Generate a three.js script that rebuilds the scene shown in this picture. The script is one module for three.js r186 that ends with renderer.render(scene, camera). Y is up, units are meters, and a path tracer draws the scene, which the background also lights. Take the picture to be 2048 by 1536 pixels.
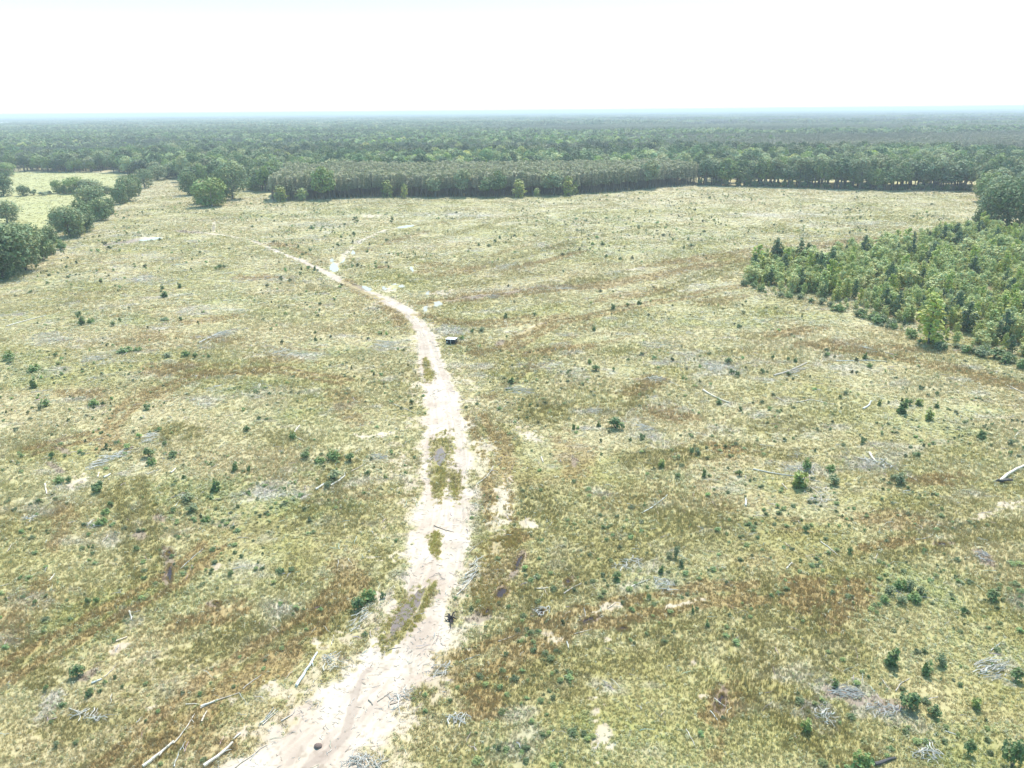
import * as THREE from 'three';
import { mergeGeometries } from 'three/addons/utils/BufferGeometryUtils.js';

// ---------- camera, sky, sun, exposure (metres, y up) ----------
const scene = new THREE.Scene();
const camera = new THREE.PerspectiveCamera(54.0, 4 / 3, 0.5, 90000);
camera.position.set(0, 40.0, 0);
camera.rotation.order = 'YXZ';
camera.rotation.set(-0.34679, 0, -0.00854);

const renderer = new THREE.WebGLRenderer({ antialias: true });
renderer.setSize(1024, 768);
renderer.toneMapping = THREE.LinearToneMapping;
renderer.toneMappingExposure = 1.56;
renderer.shadowMap.enabled = true;

const sunDir = new THREE.Vector3(0.17, 0.86, -0.5).normalize();
{ // hazy, bright summer sky: white low down, pale blue above, brighter round the sun, one small cloud
  const W = 1024, H = 512, d = new Float32Array(W * H * 4);
  const cloud = new THREE.Vector3(-0.508, 0.155, -1.0).normalize(), cr = new THREE.Vector3(0.89, 0, -0.45), q = new THREE.Vector3();
  for (let j = 0; j < H; j++) for (let i = 0; i < W; i++) {
    const el = ((j + 0.5) / H - 0.5) * Math.PI, az = ((i + 0.5) / W - 0.5) * 2 * Math.PI;
    q.set(Math.cos(el) * Math.cos(az), Math.sin(el), Math.cos(el) * Math.sin(az));
    const up = Math.max(0, q.y), low = Math.exp(-up * 4.5), c = q.dot(sunDir);
    const glow = 0.4 * Math.pow(Math.max(0, c), 4) + 0.25 * Math.pow(Math.max(0, c), 40);
    let r = 0.2 + 1.2 * Math.exp(-up * 10) + 1.15 * glow, g = 0.43 + 1.05 * low + glow, b = 0.66 + 0.9 * low + glow;
    const dx = q.dot(cr) - cloud.dot(cr), dy = q.y - cloud.y;
    const k = Math.max(0, 1 - (dx * dx) / 0.0012 - (dy * dy) / 0.00006) * 0.5;
    r += k; g += k * 0.8; b += k * 0.7;
    d.set([r, g, b, 1], (j * W + i) * 4);
  }
  const t = new THREE.DataTexture(d, W, H, THREE.RGBAFormat, THREE.FloatType);
  t.mapping = THREE.EquirectangularReflectionMapping; t.magFilter = THREE.LinearFilter; t.needsUpdate = true;
  scene.background = t; scene.environment = t;
}
const sun = new THREE.DirectionalLight(new THREE.Color().setRGB(1, 0.95, 0.85), 5);
sun.name = 'sun';
sun.position.set(0, 0, -120).addScaledVector(sunDir, 400);
sun.target.position.set(0, 0, -120);
sun.castShadow = true;
Object.assign(sun.shadow.camera, { left: -300, right: 300, top: 300, bottom: -300, near: 1, far: 1200 });
sun.shadow.mapSize.set(4096, 4096);
scene.add(sun, sun.target);
scene.fog = new THREE.FogExp2(new THREE.Color().setRGB(0.86, 0.92, 1.0), 0.00028);

// ---------- helpers ----------
const mul = (a) => () => { a |= 0; a = (a + 0x6d2b79f5) | 0; let t = Math.imul(a ^ (a >>> 15), 1 | a); t = (t + Math.imul(t ^ (t >>> 7), 61 | t)) ^ t; return ((t ^ (t >>> 14)) >>> 0) / 4294967296; };
let R = mul(7);
const rr = (a, b) => a + (b - a) * R();
const clamp = (x, a = 0, b = 1) => Math.min(b, Math.max(a, x));
const sstep = (a, b, x) => { const t = clamp((x - a) / (b - a)); return t * t * (3 - 2 * t); };
const lerp = (a, b, t) => a + (b - a) * t;
const PERM = new Uint8Array(512), VAL = new Float32Array(256);
{ const r = mul(99); const p = [...Array(256).keys()]; for (let i = 255; i > 0; i--) { const j = Math.floor(r() * (i + 1)); [p[i], p[j]] = [p[j], p[i]]; } for (let i = 0; i < 512; i++) PERM[i] = p[i & 255]; for (let i = 0; i < 256; i++) VAL[i] = r() * 2 - 1; }
function noise(x, y) { // value noise, -1..1
  const ix = Math.floor(x), iy = Math.floor(y); let fx = x - ix, fy = y - iy;
  fx = fx * fx * (3 - 2 * fx); fy = fy * fy * (3 - 2 * fy);
  const a = PERM[ix & 255], b = PERM[(ix + 1) & 255], j = iy & 255, k = (iy + 1) & 255;
  const v00 = VAL[PERM[a + j]], v10 = VAL[PERM[b + j]], v01 = VAL[PERM[a + k]], v11 = VAL[PERM[b + k]];
  const t = v00 + (v10 - v00) * fx; return t + (v01 + (v11 - v01) * fx - t) * fy;
}
const fbm = (x, y, o = 4) => { let s = 0, a = 0.55; for (let i = 0; i < o; i++) { s += a * noise(x, y); const nx = x * 1.87 + y * 0.74 + 13.7, ny = y * 1.87 - x * 0.74 + 5.1; x = nx; y = ny; a *= 0.52; } return s; };
const inPoly = (P, x, z) => { let c = false; for (let i = 0, j = P.length - 2; i < P.length; j = i, i += 2) if ((P[i + 1] > z) !== (P[j + 1] > z) && x < ((P[j] - P[i]) * (z - P[i + 1])) / (P[j + 1] - P[i + 1]) + P[i]) c = !c; return c; };
const taken = {};
const numbered = (n) => { const k = (taken[n] = (taken[n] ?? -1) + 1); return k ? n + '_' + String(k).padStart(3, '0') : n; };
const shadowed = (o) => { o.castShadow = true; o.receiveShadow = true; return o; };
function tag(o, label, category, group, kind) { if (label) o.userData.label = label; if (category) o.userData.category = category; if (group) o.userData.group = group; if (kind) o.userData.kind = kind; return o; }
function mesh(name, g, m, parent = scene) { const o = shadowed(new THREE.Mesh(g, m)); o.name = parent === scene ? numbered(name) : name; parent.add(o); return o; }
function thing(name, label, category, group, x = 0, y = 0, z = 0) { const o = new THREE.Group(); o.name = numbered(name); o.position.set(x, y, z); scene.add(o); return tag(o, label, category, group); }
const structure = (o) => { o.userData.kind = 'structure'; return o; };
const C = (r, g, b) => new THREE.Color().setRGB(r, g, b);
const mat = (r, g, b, rough = 0.95, extra = {}) => new THREE.MeshStandardMaterial({ color: C(r, g, b), roughness: rough, ...extra });
const leafMat = (t = 0.35, gloss = 0.75) => new THREE.MeshPhysicalMaterial({ color: 0xffffff, vertexColors: true, roughness: gloss, transmission: t, thickness: 0, specularIntensity: 1, side: THREE.DoubleSide });
function instanced(name, g, m, items) { // items: {x,y,z,sx,sy,sz,ry,rx,rz,c}
  const o = shadowed(new THREE.InstancedMesh(g, m, items.length)), M = new THREE.Matrix4(), Q = new THREE.Quaternion(), E = new THREE.Euler(), p = new THREE.Vector3(), s = new THREE.Vector3(), col = new THREE.Color();
  items.forEach((i, k) => {
    E.set(i.rx ?? 0, i.ry ?? 0, i.rz ?? 0, 'YXZ'); Q.setFromEuler(E);
    M.compose(p.set(i.x, i.y, i.z), Q, s.set(i.sx, i.sy ?? i.sx, i.sz ?? i.sx)); o.setMatrixAt(k, M);
    if (i.c) o.setColorAt(k, col.setRGB(i.c[0], i.c[1], i.c[2]));
  });
  o.name = numbered(name); o.userData.kind = 'stuff'; scene.add(o); return o;
}

// ---------- the ground: what grows or lies where, painted into maps laid out in metres ----------
// channels: 0 rust/brown sedge, 1 olive sedge, 2 bare sand, 3 wet mud, 4 fresh green, 5 grey wood litter, 6 pasture, 7 water
const ZONES = [
  { x0: -110, x1: 110, z0: -135, z1: -25, w: 2048, h: 1024 },
  { x0: -210, x1: 210, z0: -295, z1: -135, w: 2048, h: 1024 },
  { x0: -460, x1: 460, z0: -720, z1: -295, w: 2048, h: 1024 },
];
for (const z of ZONES) z.m = Array.from({ length: 8 }, () => new Uint8Array(z.w * z.h));
const zoneAt = (x, z) => ZONES.find((a) => x >= a.x0 && x < a.x1 && z >= a.z0 && z < a.z1);
function maskAt(ch, x, z) { const a = zoneAt(x, z); if (!a) return 0; return a.m[ch][Math.floor(((z - a.z0) / (a.z1 - a.z0)) * a.h) * a.w + Math.floor(((x - a.x0) / (a.x1 - a.x0)) * a.w)] / 255; }
function paint(ch, bx0, bz0, bx1, bz1, f) {
  for (const a of ZONES) {
    const i0 = Math.max(0, Math.floor(((bx0 - a.x0) / (a.x1 - a.x0)) * a.w)), i1 = Math.min(a.w - 1, Math.ceil(((bx1 - a.x0) / (a.x1 - a.x0)) * a.w));
    const j0 = Math.max(0, Math.floor(((bz0 - a.z0) / (a.z1 - a.z0)) * a.h)), j1 = Math.min(a.h - 1, Math.ceil(((bz1 - a.z0) / (a.z1 - a.z0)) * a.h));
    for (let j = j0; j <= j1; j++) for (let i = i0; i <= i1; i++) {
      const v = f(a.x0 + ((i + 0.5) / a.w) * (a.x1 - a.x0), a.z0 + ((j + 0.5) / a.h) * (a.z1 - a.z0)), k = j * a.w + i;
      if (v > 0) { const n = Math.min(255, v * 255); if (n > a.m[ch][k]) a.m[ch][k] = n; }
    }
  }
}
// patch: ellipse with centre (cx,cz) and half axes a, b as vectors on the ground
function patch(ch, s, cx, cz, ax, az, bx, bz, ragged = 0.55) {
  const D = ax * bz - az * bx, ex = 1.5 * (Math.abs(ax) + Math.abs(bx)), ez = 1.5 * (Math.abs(az) + Math.abs(bz)), sc = 0.9 + 0.12 * Math.min(Math.hypot(ax, az), Math.hypot(bx, bz));
  paint(ch, cx - ex, cz - ez, cx + ex, cz + ez, (x, z) => {
    const u = ((x - cx) * bz - (z - cz) * bx) / D, v = (ax * (z - cz) - az * (x - cx)) / D, q = Math.sqrt(u * u + v * v);
    if (q > 1.6) return 0;
    return s * sstep(1.12, 0.72, q + ragged * (0.5 * noise(x / sc + 31, z / sc) + 0.4 * noise(x / (sc * 0.3), z / (sc * 0.3) + 9) + 0.35 * noise(x / 0.28, z / 0.28)));
  });
}
// band: polyline x,z,x,z.. with half width (metres), ragged edge
function band(ch, s, P, hw, ragged = 0.5, gap = 0, offRoad = false) {
  const W = typeof hw === 'number' ? P.map(() => hw) : hw.flatMap((w) => [w, w]);
  for (let k = 0; k + 3 < P.length; k += 2) {
    const [x0, z0, x1, z1] = P.slice(k, k + 4), w0 = W[k], w1 = W[k + 2], L2 = (x1 - x0) ** 2 + (z1 - z0) ** 2 || 1, mw = Math.max(w0, w1) * 1.8;
    paint(ch, Math.min(x0, x1) - mw, Math.min(z0, z1) - mw, Math.max(x0, x1) + mw, Math.max(z0, z1) + mw, (x, z) => {
      const t = clamp(((x - x0) * (x1 - x0) + (z - z0) * (z1 - z0)) / L2), q = Math.hypot(x - x0 - t * (x1 - x0), z - z0 - t * (z1 - z0)) / lerp(w0, w1, t);
      if (q > 1.8 || (offRoad && maskAt(2, x, z) > 0.35)) return 0;
      let v = s * sstep(1.1, 0.7, q + ragged * (0.55 * noise(x / 1.7, z / 1.7) + 0.45 * noise(x / 0.45 + 7, z / 0.45)));
      if (gap) v *= sstep(-0.35, 0.25, fbm(x / 2.2, z / 2.2, 3) + 0.3 - gap);
      return v;
    });
  }
}
// the dirt road: stations left edge x,z then right edge x,z
const ROAD = [-19.6,-35.3,-9,-35.1,-18.3,-37.7,-9.4,-37.6,-16.5,-40.1,-9.2,-40.1,-16.1,-41.7,-7.5,-41.6,-15.4,-43.3,-6.9,-43.2,-14.2,-45,-6.6,-44.9,-13,-46.8,-6.1,-46.7,-12.3,-48.7,-5.9,-48.6,-11.9,-50.8,-5.1,-50.7,-11.2,-52.9,-4.8,-52.9,-10.8,-55.3,-5.3,-55.2,-10.6,-57.9,-4.9,-57.8,-10.3,-60.5,-4.2,-60.5,-11,-64.1,-4,-64,-10.7,-69.8,-4.1,-69.7,-10.7,-76.3,-4.9,-76.2,-11.6,-84,-4.9,-83.9,-12.1,-93,-5.7,-92.9,-13.3,-104.1,-7.3,-103.9,-14.1,-108.6,-8.1,-108.4,-15.8,-121,-11.2,-120.9,-18,-136.7,-14.3,-136.5,-20.9,-149,-17.6,-148.9,-23.9,-156,-19.9,-155.9,-29.8,-165.2,-24.6,-165,-36.2,-175.9,-32.9,-175.8,-40.8,-183.8,-39,-183.7,-46.5,-191.7,-43.2,-191.6,-53.1,-203.1,-50.3,-202.9,-60.7,-216.5,-59.3,-216.5,-69,-228.3,-67.8,-228.2];
const roadC = [], roadW = [];
for (let i = 0; i < ROAD.length; i += 4) roadC.push((ROAD[i] + ROAD[i + 2]) / 2, (ROAD[i + 1] + ROAD[i + 3]) / 2);
for (let i = 0, n = roadC.length / 2; i < n; i++) {
  const a = Math.max(0, i - 1) * 2, b = Math.min(n - 1, i + 1) * 2, tx = roadC[b] - roadC[a], tz = roadC[b + 1] - roadC[a + 1], l = Math.hypot(tx, tz);
  roadW.push(Math.max(0.7, Math.abs(((ROAD[i * 4 + 2] - ROAD[i * 4]) * tz - (ROAD[i * 4 + 3] - ROAD[i * 4 + 1]) * tx) / l / 2)));
}
band(2, 1, roadC, roadW.map((w) => w * 1.06), 0.35);
band(2, 0.55, roadC, roadW.map((w) => w * 1.22), 1.5, 0.1);
band(2, 0.35, roadC, roadW.map((w) => w * 1.5), 1.5, 0.2);
band(2, 0.9, [-59.3,-216.5,-64.1,-222.2,-70.7,-230.9,-81.1,-246.3,-90,-258,-101.6,-267.5,-111.8,-273.9], 0.9, 0.7, 0.1);
band(2, 0.8, [-48,-194.9,-49.2,-216,-50.5,-239,-50.1,-251.7,-48.5,-259,-45.2,-274.9,-40.2,-283.4,-35.2,-289.7], 1.1, 0.9, 0.22);
band(2, 0.6, [-20.5,-155.9,-17.9,-162,-13,-166.5,-5.4,-172.1,2.6,-176,10.9,-177.8,15.7,-182.7,20.1,-188.4,27.5,-195.6,35.2,-202], 1.0, 0.8, 0.25);
band(0, 0.8, [-18.1,-164.3,-13.1,-167.4,-5.4,-172.1,2.6,-176,10.9,-177.8,21.5,-179.1,35.4,-189.6,54.6,-205.3], 3.2, 0.8);
band(3, 0.7, [-13.8,-166,-5.4,-171.6,0.9,-174.5], 1.6, 0.8, 0.1);
band(0, 0.8, [-20.2,-153.8,-14.6,-149.6,-8.4,-147.5,-2.3,-149.2,3.9,-152.2], 1.2, 0.8);
band(0, 0.8, [-42.3,-189.7,-35.8,-175.3,-30.4,-167.6], 1.8, 0.5);
band(2, 0.75, [1.6,-138.8,3.8,-143.3,6.2,-147], 0.8, 0.7);
band(0, 0.75, [-1.2,-128.6,1.6,-137.4,6.8,-147,11.2,-153.6], 1.8, 0.8);
for (const e of [ // bare sand
  [-1.1,-72.2,0.9,0.1,-0.2,6.1], [-3.2,-86.3,1,0,0.1,2.1], [2.3,-90.9,1.2,1.8,-0.4,1.4], [20.7,-189,2,0.1,-0.3,2.4], [1.8,-68.4,1,0,0,0.8], [-28.5,-40.9,0,0,0,0], [6.1,-40.2,0.7,-0.1,0,2.1], [3.1,-50.1,0.6,0,0,0.4], [7.7,-49.9,0.4,0,0,0.3], [8.2,-54.2,1.3,-0.5,0,0.5],
  [5.3,-44.2,0.4,0.4,-0.2,0.3], [6.6,-42.9,0.4,0,0,0.3], [13.7,-43.6,0.3,0,-0.1,0.3], [13.2,-41.1,0.2,0,-0.1,0.3], [13.7,-47.1,0.2,0,-0.1,0.2], [50.3,-69.7,3,-1.3,-0.3,0.7], [52.6,-71.3,2,-0.6,-0.3,0.5], [14.3,-54.4,1.8,-0.5,0,0.3], [-50.6,-79,0.3,-1.1,0.7,0.9], [-31.5,-49.3,0.4,-0.6,0.3,0.3], [-18,-45.2,0.4,-0.5,0.3,0.5], [-26.1,-42.8,0.2,-0.4,0.2,0.2], [-18.7,-40.6,0.3,-0.4,0.2,0.2], [-28.1,-61.1,0.5,0,0.2,0.7], [-15.8,-49.9,0.4,0,0.1,0.6], [-15.9,-61,0.4,0,0.2,1.2], [-126.1,-259.9,4.1,-5.8,2.1,4.4], [-112.8,-290.3,0.6,0,7.1,19.2], [-56.9,-315.9,6.3,0.4,0.8,4.8], [-8,-50.2,0,0,0,0.1], [-5.4,-50.4,0.4,-0.9,0.8,0.9], [-6,-46.4,0.5,-0.9,1,1.1], [-7.3,-41.6,0.7,-0.6,0.3,0.5], [-17.1,-91.3,1.5,-0.5,0.1,0.7], [-19.4,-91,1.3,0,0.1,0.8], [4.2,-51.9,0,0,0,0.1], [2.5,-50.9,0.5,0,0,0.4], [-29.7,-177.8,1.7,0.1,0.4,2.7], [-16.7,-173.1,2.3,0.1,0.2,2.6], [-14,-177.2,1,0,0.1,1.6], [-16.9,-91.6,1.1,0,0.1,0.5],
]) patch(2, 0.72, ...e, 1.7);
for (const e of [ // rusty and brown sedge
  [-1.3,-62.4,1.4,-3,1.9,2.8], [-1.9,-58,1.1,-2.3,1.6,2.2], [0.2,-65.6,1.5,0,0,1.3], [-1,-87.8,0.9,-1.1,1.2,5.5], [-1.5,-82,0.8,-0.6,0.4,2.6], [7.6,-83.2,1.8,2.7,-1.5,4.4], [6.7,-87.6,1.9,0,-0.3,4], [-47.4,-69.8,1.6,0.5,1.7,3.7], [-45.4,-64.9,0.7,0,0.6,1.1], [-53,-90.4,0,-3.5,1.9,2.2], [-50.6,-88.8,1.3,0,1.1,2.2], [-69.2,-136.9,4.8,-1.9,1.9,4], [-56.5,-119,5.3,-1.1,1.6,3.7], [-54.9,-107.2,3.1,0.1,1.2,2.6], [-24.8,-104.3,3.7,1.7,0.6,4.5], [-40,-123.9,5.2,0.1,1.1,3.9], [-22.9,-98.4,2.4,2.8,-0.1,2.6], [-4.7,-127.2,3.5,-1.5,0.2,2.9], [-6.2,-131.8,2.7,0.1,0.1,2.5], [-1.7,-130.1,1.7,-2,0.3,2.3], [81.8,-178.9,0.1,0,-0.2,0.5], [54,-138.2,6.4,-2,-1.1,3.4], [70.1,-126.5,5,2.3,-1.2,2.3], [71.8,-116.8,3.9,3.2,-1.5,2.5], [74.6,-110.6,2.8,3,-1.8,2.7], [46.7,-164.8,7.4,-2.7,-0.9,3.8], [27.4,-170.4,9.9,-5.2,-0.5,4], [107.9,-240.4,17.7,-8.2,-2.3,5.7], [71.2,-224,21.7,-13.1,-1.8,6.6], [50.8,-212.9,11.4,-6.9,-0.9,4.5], [57.3,-129.9,6.2,0.2,-1.2,3.1], [20.6,-109.7,3.4,-3,-0.2,3.4], [30.7,-77.5,0.1,0,0,0.1], [25.9,-55.7,1.9,1.5,-1.6,2.7], [24.9,-56.4,1.2,0.4,-1.1,2.5], [29.1,-54.9,3.1,-2.1,-0.2,2.5], [14.1,-41.9,0.9,0.5,-1.4,2.6], [15.7,-42.8,1.3,-0.3,-0.2,1.1], [13.3,-38.8,0.8,0,-0.3,1], [3.8,-51.9,2.1,-0.8,0.1,0.6], [6.4,-52.8,1.7,-0.7,0,0.6], [0.9,-49.7,3.1,-1.1,0.1,0.6], [-0.7,-47.1,2,-1.6,0.6,1.5], [-2.5,-43.5,1.1,-1.3,1,1.5], [-4.8,-47.2,0.7,-1.3,1.3,1.4], [-15.5,-59.3,1.5,-1.8,1.5,2.8], [-16.6,-54.2,1.7,-2,0.9,1.4], [-18.1,-47.4,1.8,-1.9,0.8,1.2], [-20.8,-45.2,2.2,-1.7,0.7,1.1], [-23,-40.5,2.2,-1.6,0.9,1.2], [-20.1,-39.1,1.1,-1,0.8,1], [-25.3,-41.9,1.2,-0.9,0.5,0.6], [-42.9,-58.2,0.2,-1.3,0.8,0.7], [-41.3,-51.8,1.7,0,1.6,2.6], [-25.4,-53.6,2.5,-1.1,0.7,1.3], [-27.8,-52.3,1.2,-0.9,0.7,1.1], [-34.7,-42.9,0,0,0,0], [-34.6,-205.7,2.2,0.1,0.4,2.8], [-21.2,-208.7,5.6,0.2,0.4,4.4], [-13.5,-198,7.6,-5.2,0.5,5.3], [-22.9,-198.4,2.7,0.1,0.4,4], [-74.7,-245,6.6,0.3,1.1,3.9], [-67.2,-235.2,9.3,12.8,0.7,3.4], [-53.9,-190.2,0.1,0,0.2,0.6], [22,-97.4,3.7,2,-0.8,2.9], [26.6,-85.7,2,1.5,-0.7,2], [24.3,-69.6,0.1,0,0,0.1], [-26.2,-158.3,3.8,6.7,0,3], [-22.9,-149.9,0.9,-2.7,2,6.9], [-62.3,-151.2,5.3,-2.3,1.3,3.2], [-65.2,-193.7,7.9,0.3,1.2,3.8], [48.8,-77.2,3.4,0.1,-0.9,1.7], [38.9,-68.4,4.1,1,-0.8,1.6], [36.7,-63.6,3.7,-0.6,-0.4,0.9], [8.6,-128.3,8.2,-3.5,0,2.1], [-65.7,-107.4,4.6,0.1,1.2,2.2], [11.2,-214.8,13.4,-16.3,0,3.7], [-0.3,-231.9,7.4,-11.9,0.2,3.4], [-12.4,-201.3,5.1,-3.6,0.5,5.4], [-37,-253,7.4,-16.9,0.7,4],
]) patch(0, rr(0.55, 0.95), ...e, 0.9);
for (const e of [ // olive sedge
  [-8.9,-88,1.9,0,0.3,4], [-8.8,-82.2,1.6,0,0.5,5.5], [-8.6,-77,0.8,0,0.3,3.7], [-6.6,-77.6,1.1,0,0.3,4.2], [-9.2,-53.7,1,1.1,-1.6,4.6], [-7.7,-55.1,0.4,0.3,-0.8,3.9], [-7.7,-64.8,0.7,0,0.2,2.4], [-10,-56.2,0.5,0,0.2,1.2], [-13.5,-115.8,0.9,0,0.4,4], [-14.6,-121.8,0.7,0,0.3,3.3], [-12.1,-149.5,6.3,1.9,0.2,3.9], [7.5,-64.1,4.5,-0.8,-0.2,3.6], [3.4,-60.7,2.7,-1.7,0.4,2.7], [23.4,-64.7,7.5,-2.1,-0.7,3.6], [19.4,-68.7,6.2,0.1,-0.7,3], [8.5,-47,4.7,-1.6,0.1,2.2], [24.9,-49.7,2,2.8,-2,2.6], [-17.6,-69.3,3.1,0.1,0.6,3.1], [-20.1,-61,1.8,-2.5,1.3,2.2], [-24.2,-49.2,3.3,-2.8,1.1,1.6], [-29.6,-41.4,3,-1.8,1.4,1.7], [-37.9,-48.2,2.4,0,2.1,3.5], [-30.8,-91.6,4,0.1,0.9,3.3], [-45.5,-93.6,4.1,0.1,1.4,3.4], [4,-99.7,4.3,0.1,-0.2,5.7], [19.8,-187.2,11.9,-7,-0.4,5.9], [-8.9,-215.7,5.8,0.3,0.3,7.8], [-2.8,-188.1,14.9,-9.5,0.2,4.8], [43.6,-70.4,6.3,0.1,-1.6,3.2], [36.1,-93.5,6,0.1,-1.2,3.4],
]) patch(1, rr(0.6, 0.9), ...e, 0.9);
for (const e of [ // mud round the puddles and in ruts
  [-9,-84.7,0.9,0.4,0,2.8], [-9.1,-54.1,0.6,0.7,-1.3,3.8], [0.4,-61.1,0.4,0.4,-0.6,2.3], [-1.1,-56.7,0.6,-0.9,0.4,0.7], [-32.2,-60.4,0.5,0,1.1,2.8], [-33.6,-63.4,0.7,0,0.5,1.1], [-37.8,-66.7,0.8,0,0.5,1.2], [-37.5,-70.2,0.9,0,0.5,1.1], [-25.9,-55.1,0.8,0,0.2,0.5], [-32.3,-46.2,0.4,-0.9,0.4,0.3], [4.9,-57.9,0.5,-0.7,0.2,0.5], [2.2,-53.8,0.7,-0.4,0.1,0.5], [6.3,-52.5,1.4,-0.7,0.1,0.5], [8.9,-51.3,0.7,0,-0.1,0.4], [14.8,-43.3,0.5,0.2,-0.6,1.4], [41.6,-63.3,1.3,0,-0.3,0.5], [44.2,-60.7,0.4,1.6,-0.8,0.8], [24,-43.7,1.5,0.6,-0.5,0.8], [26.8,-42.7,1.5,0.4,-0.4,0.7], [-56.5,-86.7,1.8,1.1,0.5,1.1], [-55.3,-82.4,1.8,1.4,0.3,0.9], [-36.1,-180.2,3,3.9,0.3,2.6], [-116.9,-275.4,7.5,3.3,1.4,3.7], [-129.1,-253.8,5.9,-5.1,2.1,4.2], [-2.1,-132.9,1.2,-1.5,0.2,1.8], [3.3,-129.3,0.1,0,0,0.3], [7.5,-82.5,0.5,-0.4,0.1,1.8], [-2.9,-53.3,0.8,-0.8,0.4,0.9],
]) patch(3, 0.85, ...e);
for (const e of [ // fresh green
  [22.9,-76.4,6.8,0.1,-0.9,3.6], [23.7,-67.6,3.6,0.1,-0.8,2.6], [13,-56.6,5.1,-1.3,-0.2,2.9], [4,-38.9,6.3,0.1,-0.2,2.5], [10.3,-38.8,3,0,-0.4,2.1], [34.5,-56.3,5.3,0.1,-1.8,3.7], [30.9,-39.4,4.7,0.1,-1.5,2.6], [33.8,-48.4,5.8,0.1,-1.6,2.9], [-22.1,-82.4,4.9,0.1,0.9,4.1], [-23.4,-73.7,6.1,0.1,1.2,4.6], [-31.2,-57.2,4.5,0.1,1.6,3.8], [-35.9,-51.8,3.7,0,1.7,3.2], [-35.4,-76.3,5.1,0.1,2.3,6.1], [-35.2,-132.6,7.4,0.2,1.2,5.1], [-40.4,-109,6.2,0.2,1.2,3.6], [-63.2,-168.8,13.9,0.5,2.7,7.9], [-32.8,-98.6,4.3,0.1,0.9,3], [-85.4,-151.9,12.7,0.4,4.2,8.1], [-119.3,-192.8,15.9,0.6,5.8,10.1], [-80.6,-119.6,5.1,0.1,6.4,10.6], [46.2,-147.6,12,0.4,-2,6.9], [60.2,-147.1,9,0.3,-2,5.4], [28.1,-148.2,9.1,0.3,-0.8,4.7], [36.4,-230.1,18.2,0.9,-1.6,10.5], [61,-258.4,20.2,1.1,-2.5,10.9], [34.8,-297.9,23.2,1.5,-1.3,11.5], [-67,-319.7,25.4,1.7,2.6,13.1], [-105.3,-322.3,10.7,0.7,6.2,20], [58.7,-93,7.3,0.2,-3.7,6.8], [-6.6,-128.7,2.7,0.1,0.2,4.2], [-10.1,-116.5,2.5,0.1,0.2,2.5], [-12.7,-55.2,0.9,-1.5,1.1,1.6], [74.2,-163.8,5.3,10.5,-1.7,3.6], [76.3,-142.8,2.7,11.5,-2,3.4],
]) patch(4, rr(0.45, 0.8), ...e, 1.0);
for (const e of [ // grey twig litter
  [27.8,-130.8,4.5,0.1,-0.6,3.1], [32,-121.9,3.4,0.1,-0.5,2.2], [4.7,-118.6,4.1,0.1,-0.1,2.6], [8.6,-116,3.2,0.1,-0.2,2.5], [17.4,-90.6,2.7,2.6,-0.6,2.1], [27.6,-92,2.2,0,-0.5,2], [21.3,-101.2,2.6,0.1,-0.4,2], [-1.6,-204.3,3.9,-4.9,0.2,4.1], [9.4,-179,7.3,-2,-0.1,2.7], [4.2,-164,0.1,0,0,0.5], [34.4,-117.8,4.1,0.1,-0.9,3.6], [42.6,-81.2,2.8,2.7,-1,1.8], [34.1,-80.7,3,1.5,-0.9,2.1], [33.4,-72.7,1.4,0,-0.9,2.2], [-40.4,-128.2,5.4,0.2,1,3.6], [-56.1,-139.9,2.6,-3.3,0.9,2], [-72.4,-124.8,4.4,0.1,1.5,2.8], [-87.5,-137.4,4.8,0.1,1.9,3.4], [-61.7,-190.5,9.1,0.4,1.5,4.9], [-92.9,-191.8,7.9,0.3,2.2,5], [-140.3,-269.6,10.9,0.6,2.3,4.7], [-50.2,-75.3,0.5,-1.7,1.7,2.1], [-28.8,-48.1,1,-0.9,0.6,0.7], [-33.4,-43.1,0.4,-1.2,0.9,0.8], [-29.8,-42.4,2,0.4,0.3,0.7], [-18.6,-44.2,1.4,-1,0.3,0.5], [24.5,-44.2,2.2,0.6,-0.7,1.2], [26.3,-41.7,1.8,1.1,-0.7,0.9], [37,-47.2,1.2,1,-1.3,1.6], [21.4,-41.8,0.9,0.9,-0.8,1], [13.6,-57.3,1,2,-0.6,0.9], [12.3,-60.5,2.3,0,-0.3,1.7], [-32.7,-53.7,1.6,1.3,-0.1,1], [-42.5,-55.9,2.2,0,0.9,1.5], [-16.2,-83.7,1.8,0,0.2,1.4], [-12,-142,3.9,0.1,0.3,3.6], [-22.7,-132.3,3.1,0.1,0.5,3.2], [-26.3,-76.1,3.4,0.1,0.7,2.4], [41.3,-64.9,2,0,-0.5,0.9], [27.4,-186.9,0.1,0,-0.1,0.6], [124.1,-278.7,21.4,1.3,-3.2,7.6], [108.5,-308.1,19.7,1.3,-3.1,9.2], [-25,-317,24.9,1.7,0.7,9.7], [-72.6,-290.6,11.6,0.7,1.9,8.2],
]) patch(5, rr(0.5, 0.9), ...e, 1.2);
const PASTURE = [-512.4,-598.2,-375.2,-592.8,-331.9,-582.9,-283.7,-572.7,-267.6,-543.6,-244,-501,-203.9,-398.8,-202,-382.4,-177.1,-311.3,-170.7,-280.9,-171.4,-271.4,-195.1,-241.5,-200.1,-224.5];
paint(6, -700, -720, -60, -200, (x, z) => (inPoly(PASTURE, x, z) ? 1 : 0));
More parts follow.
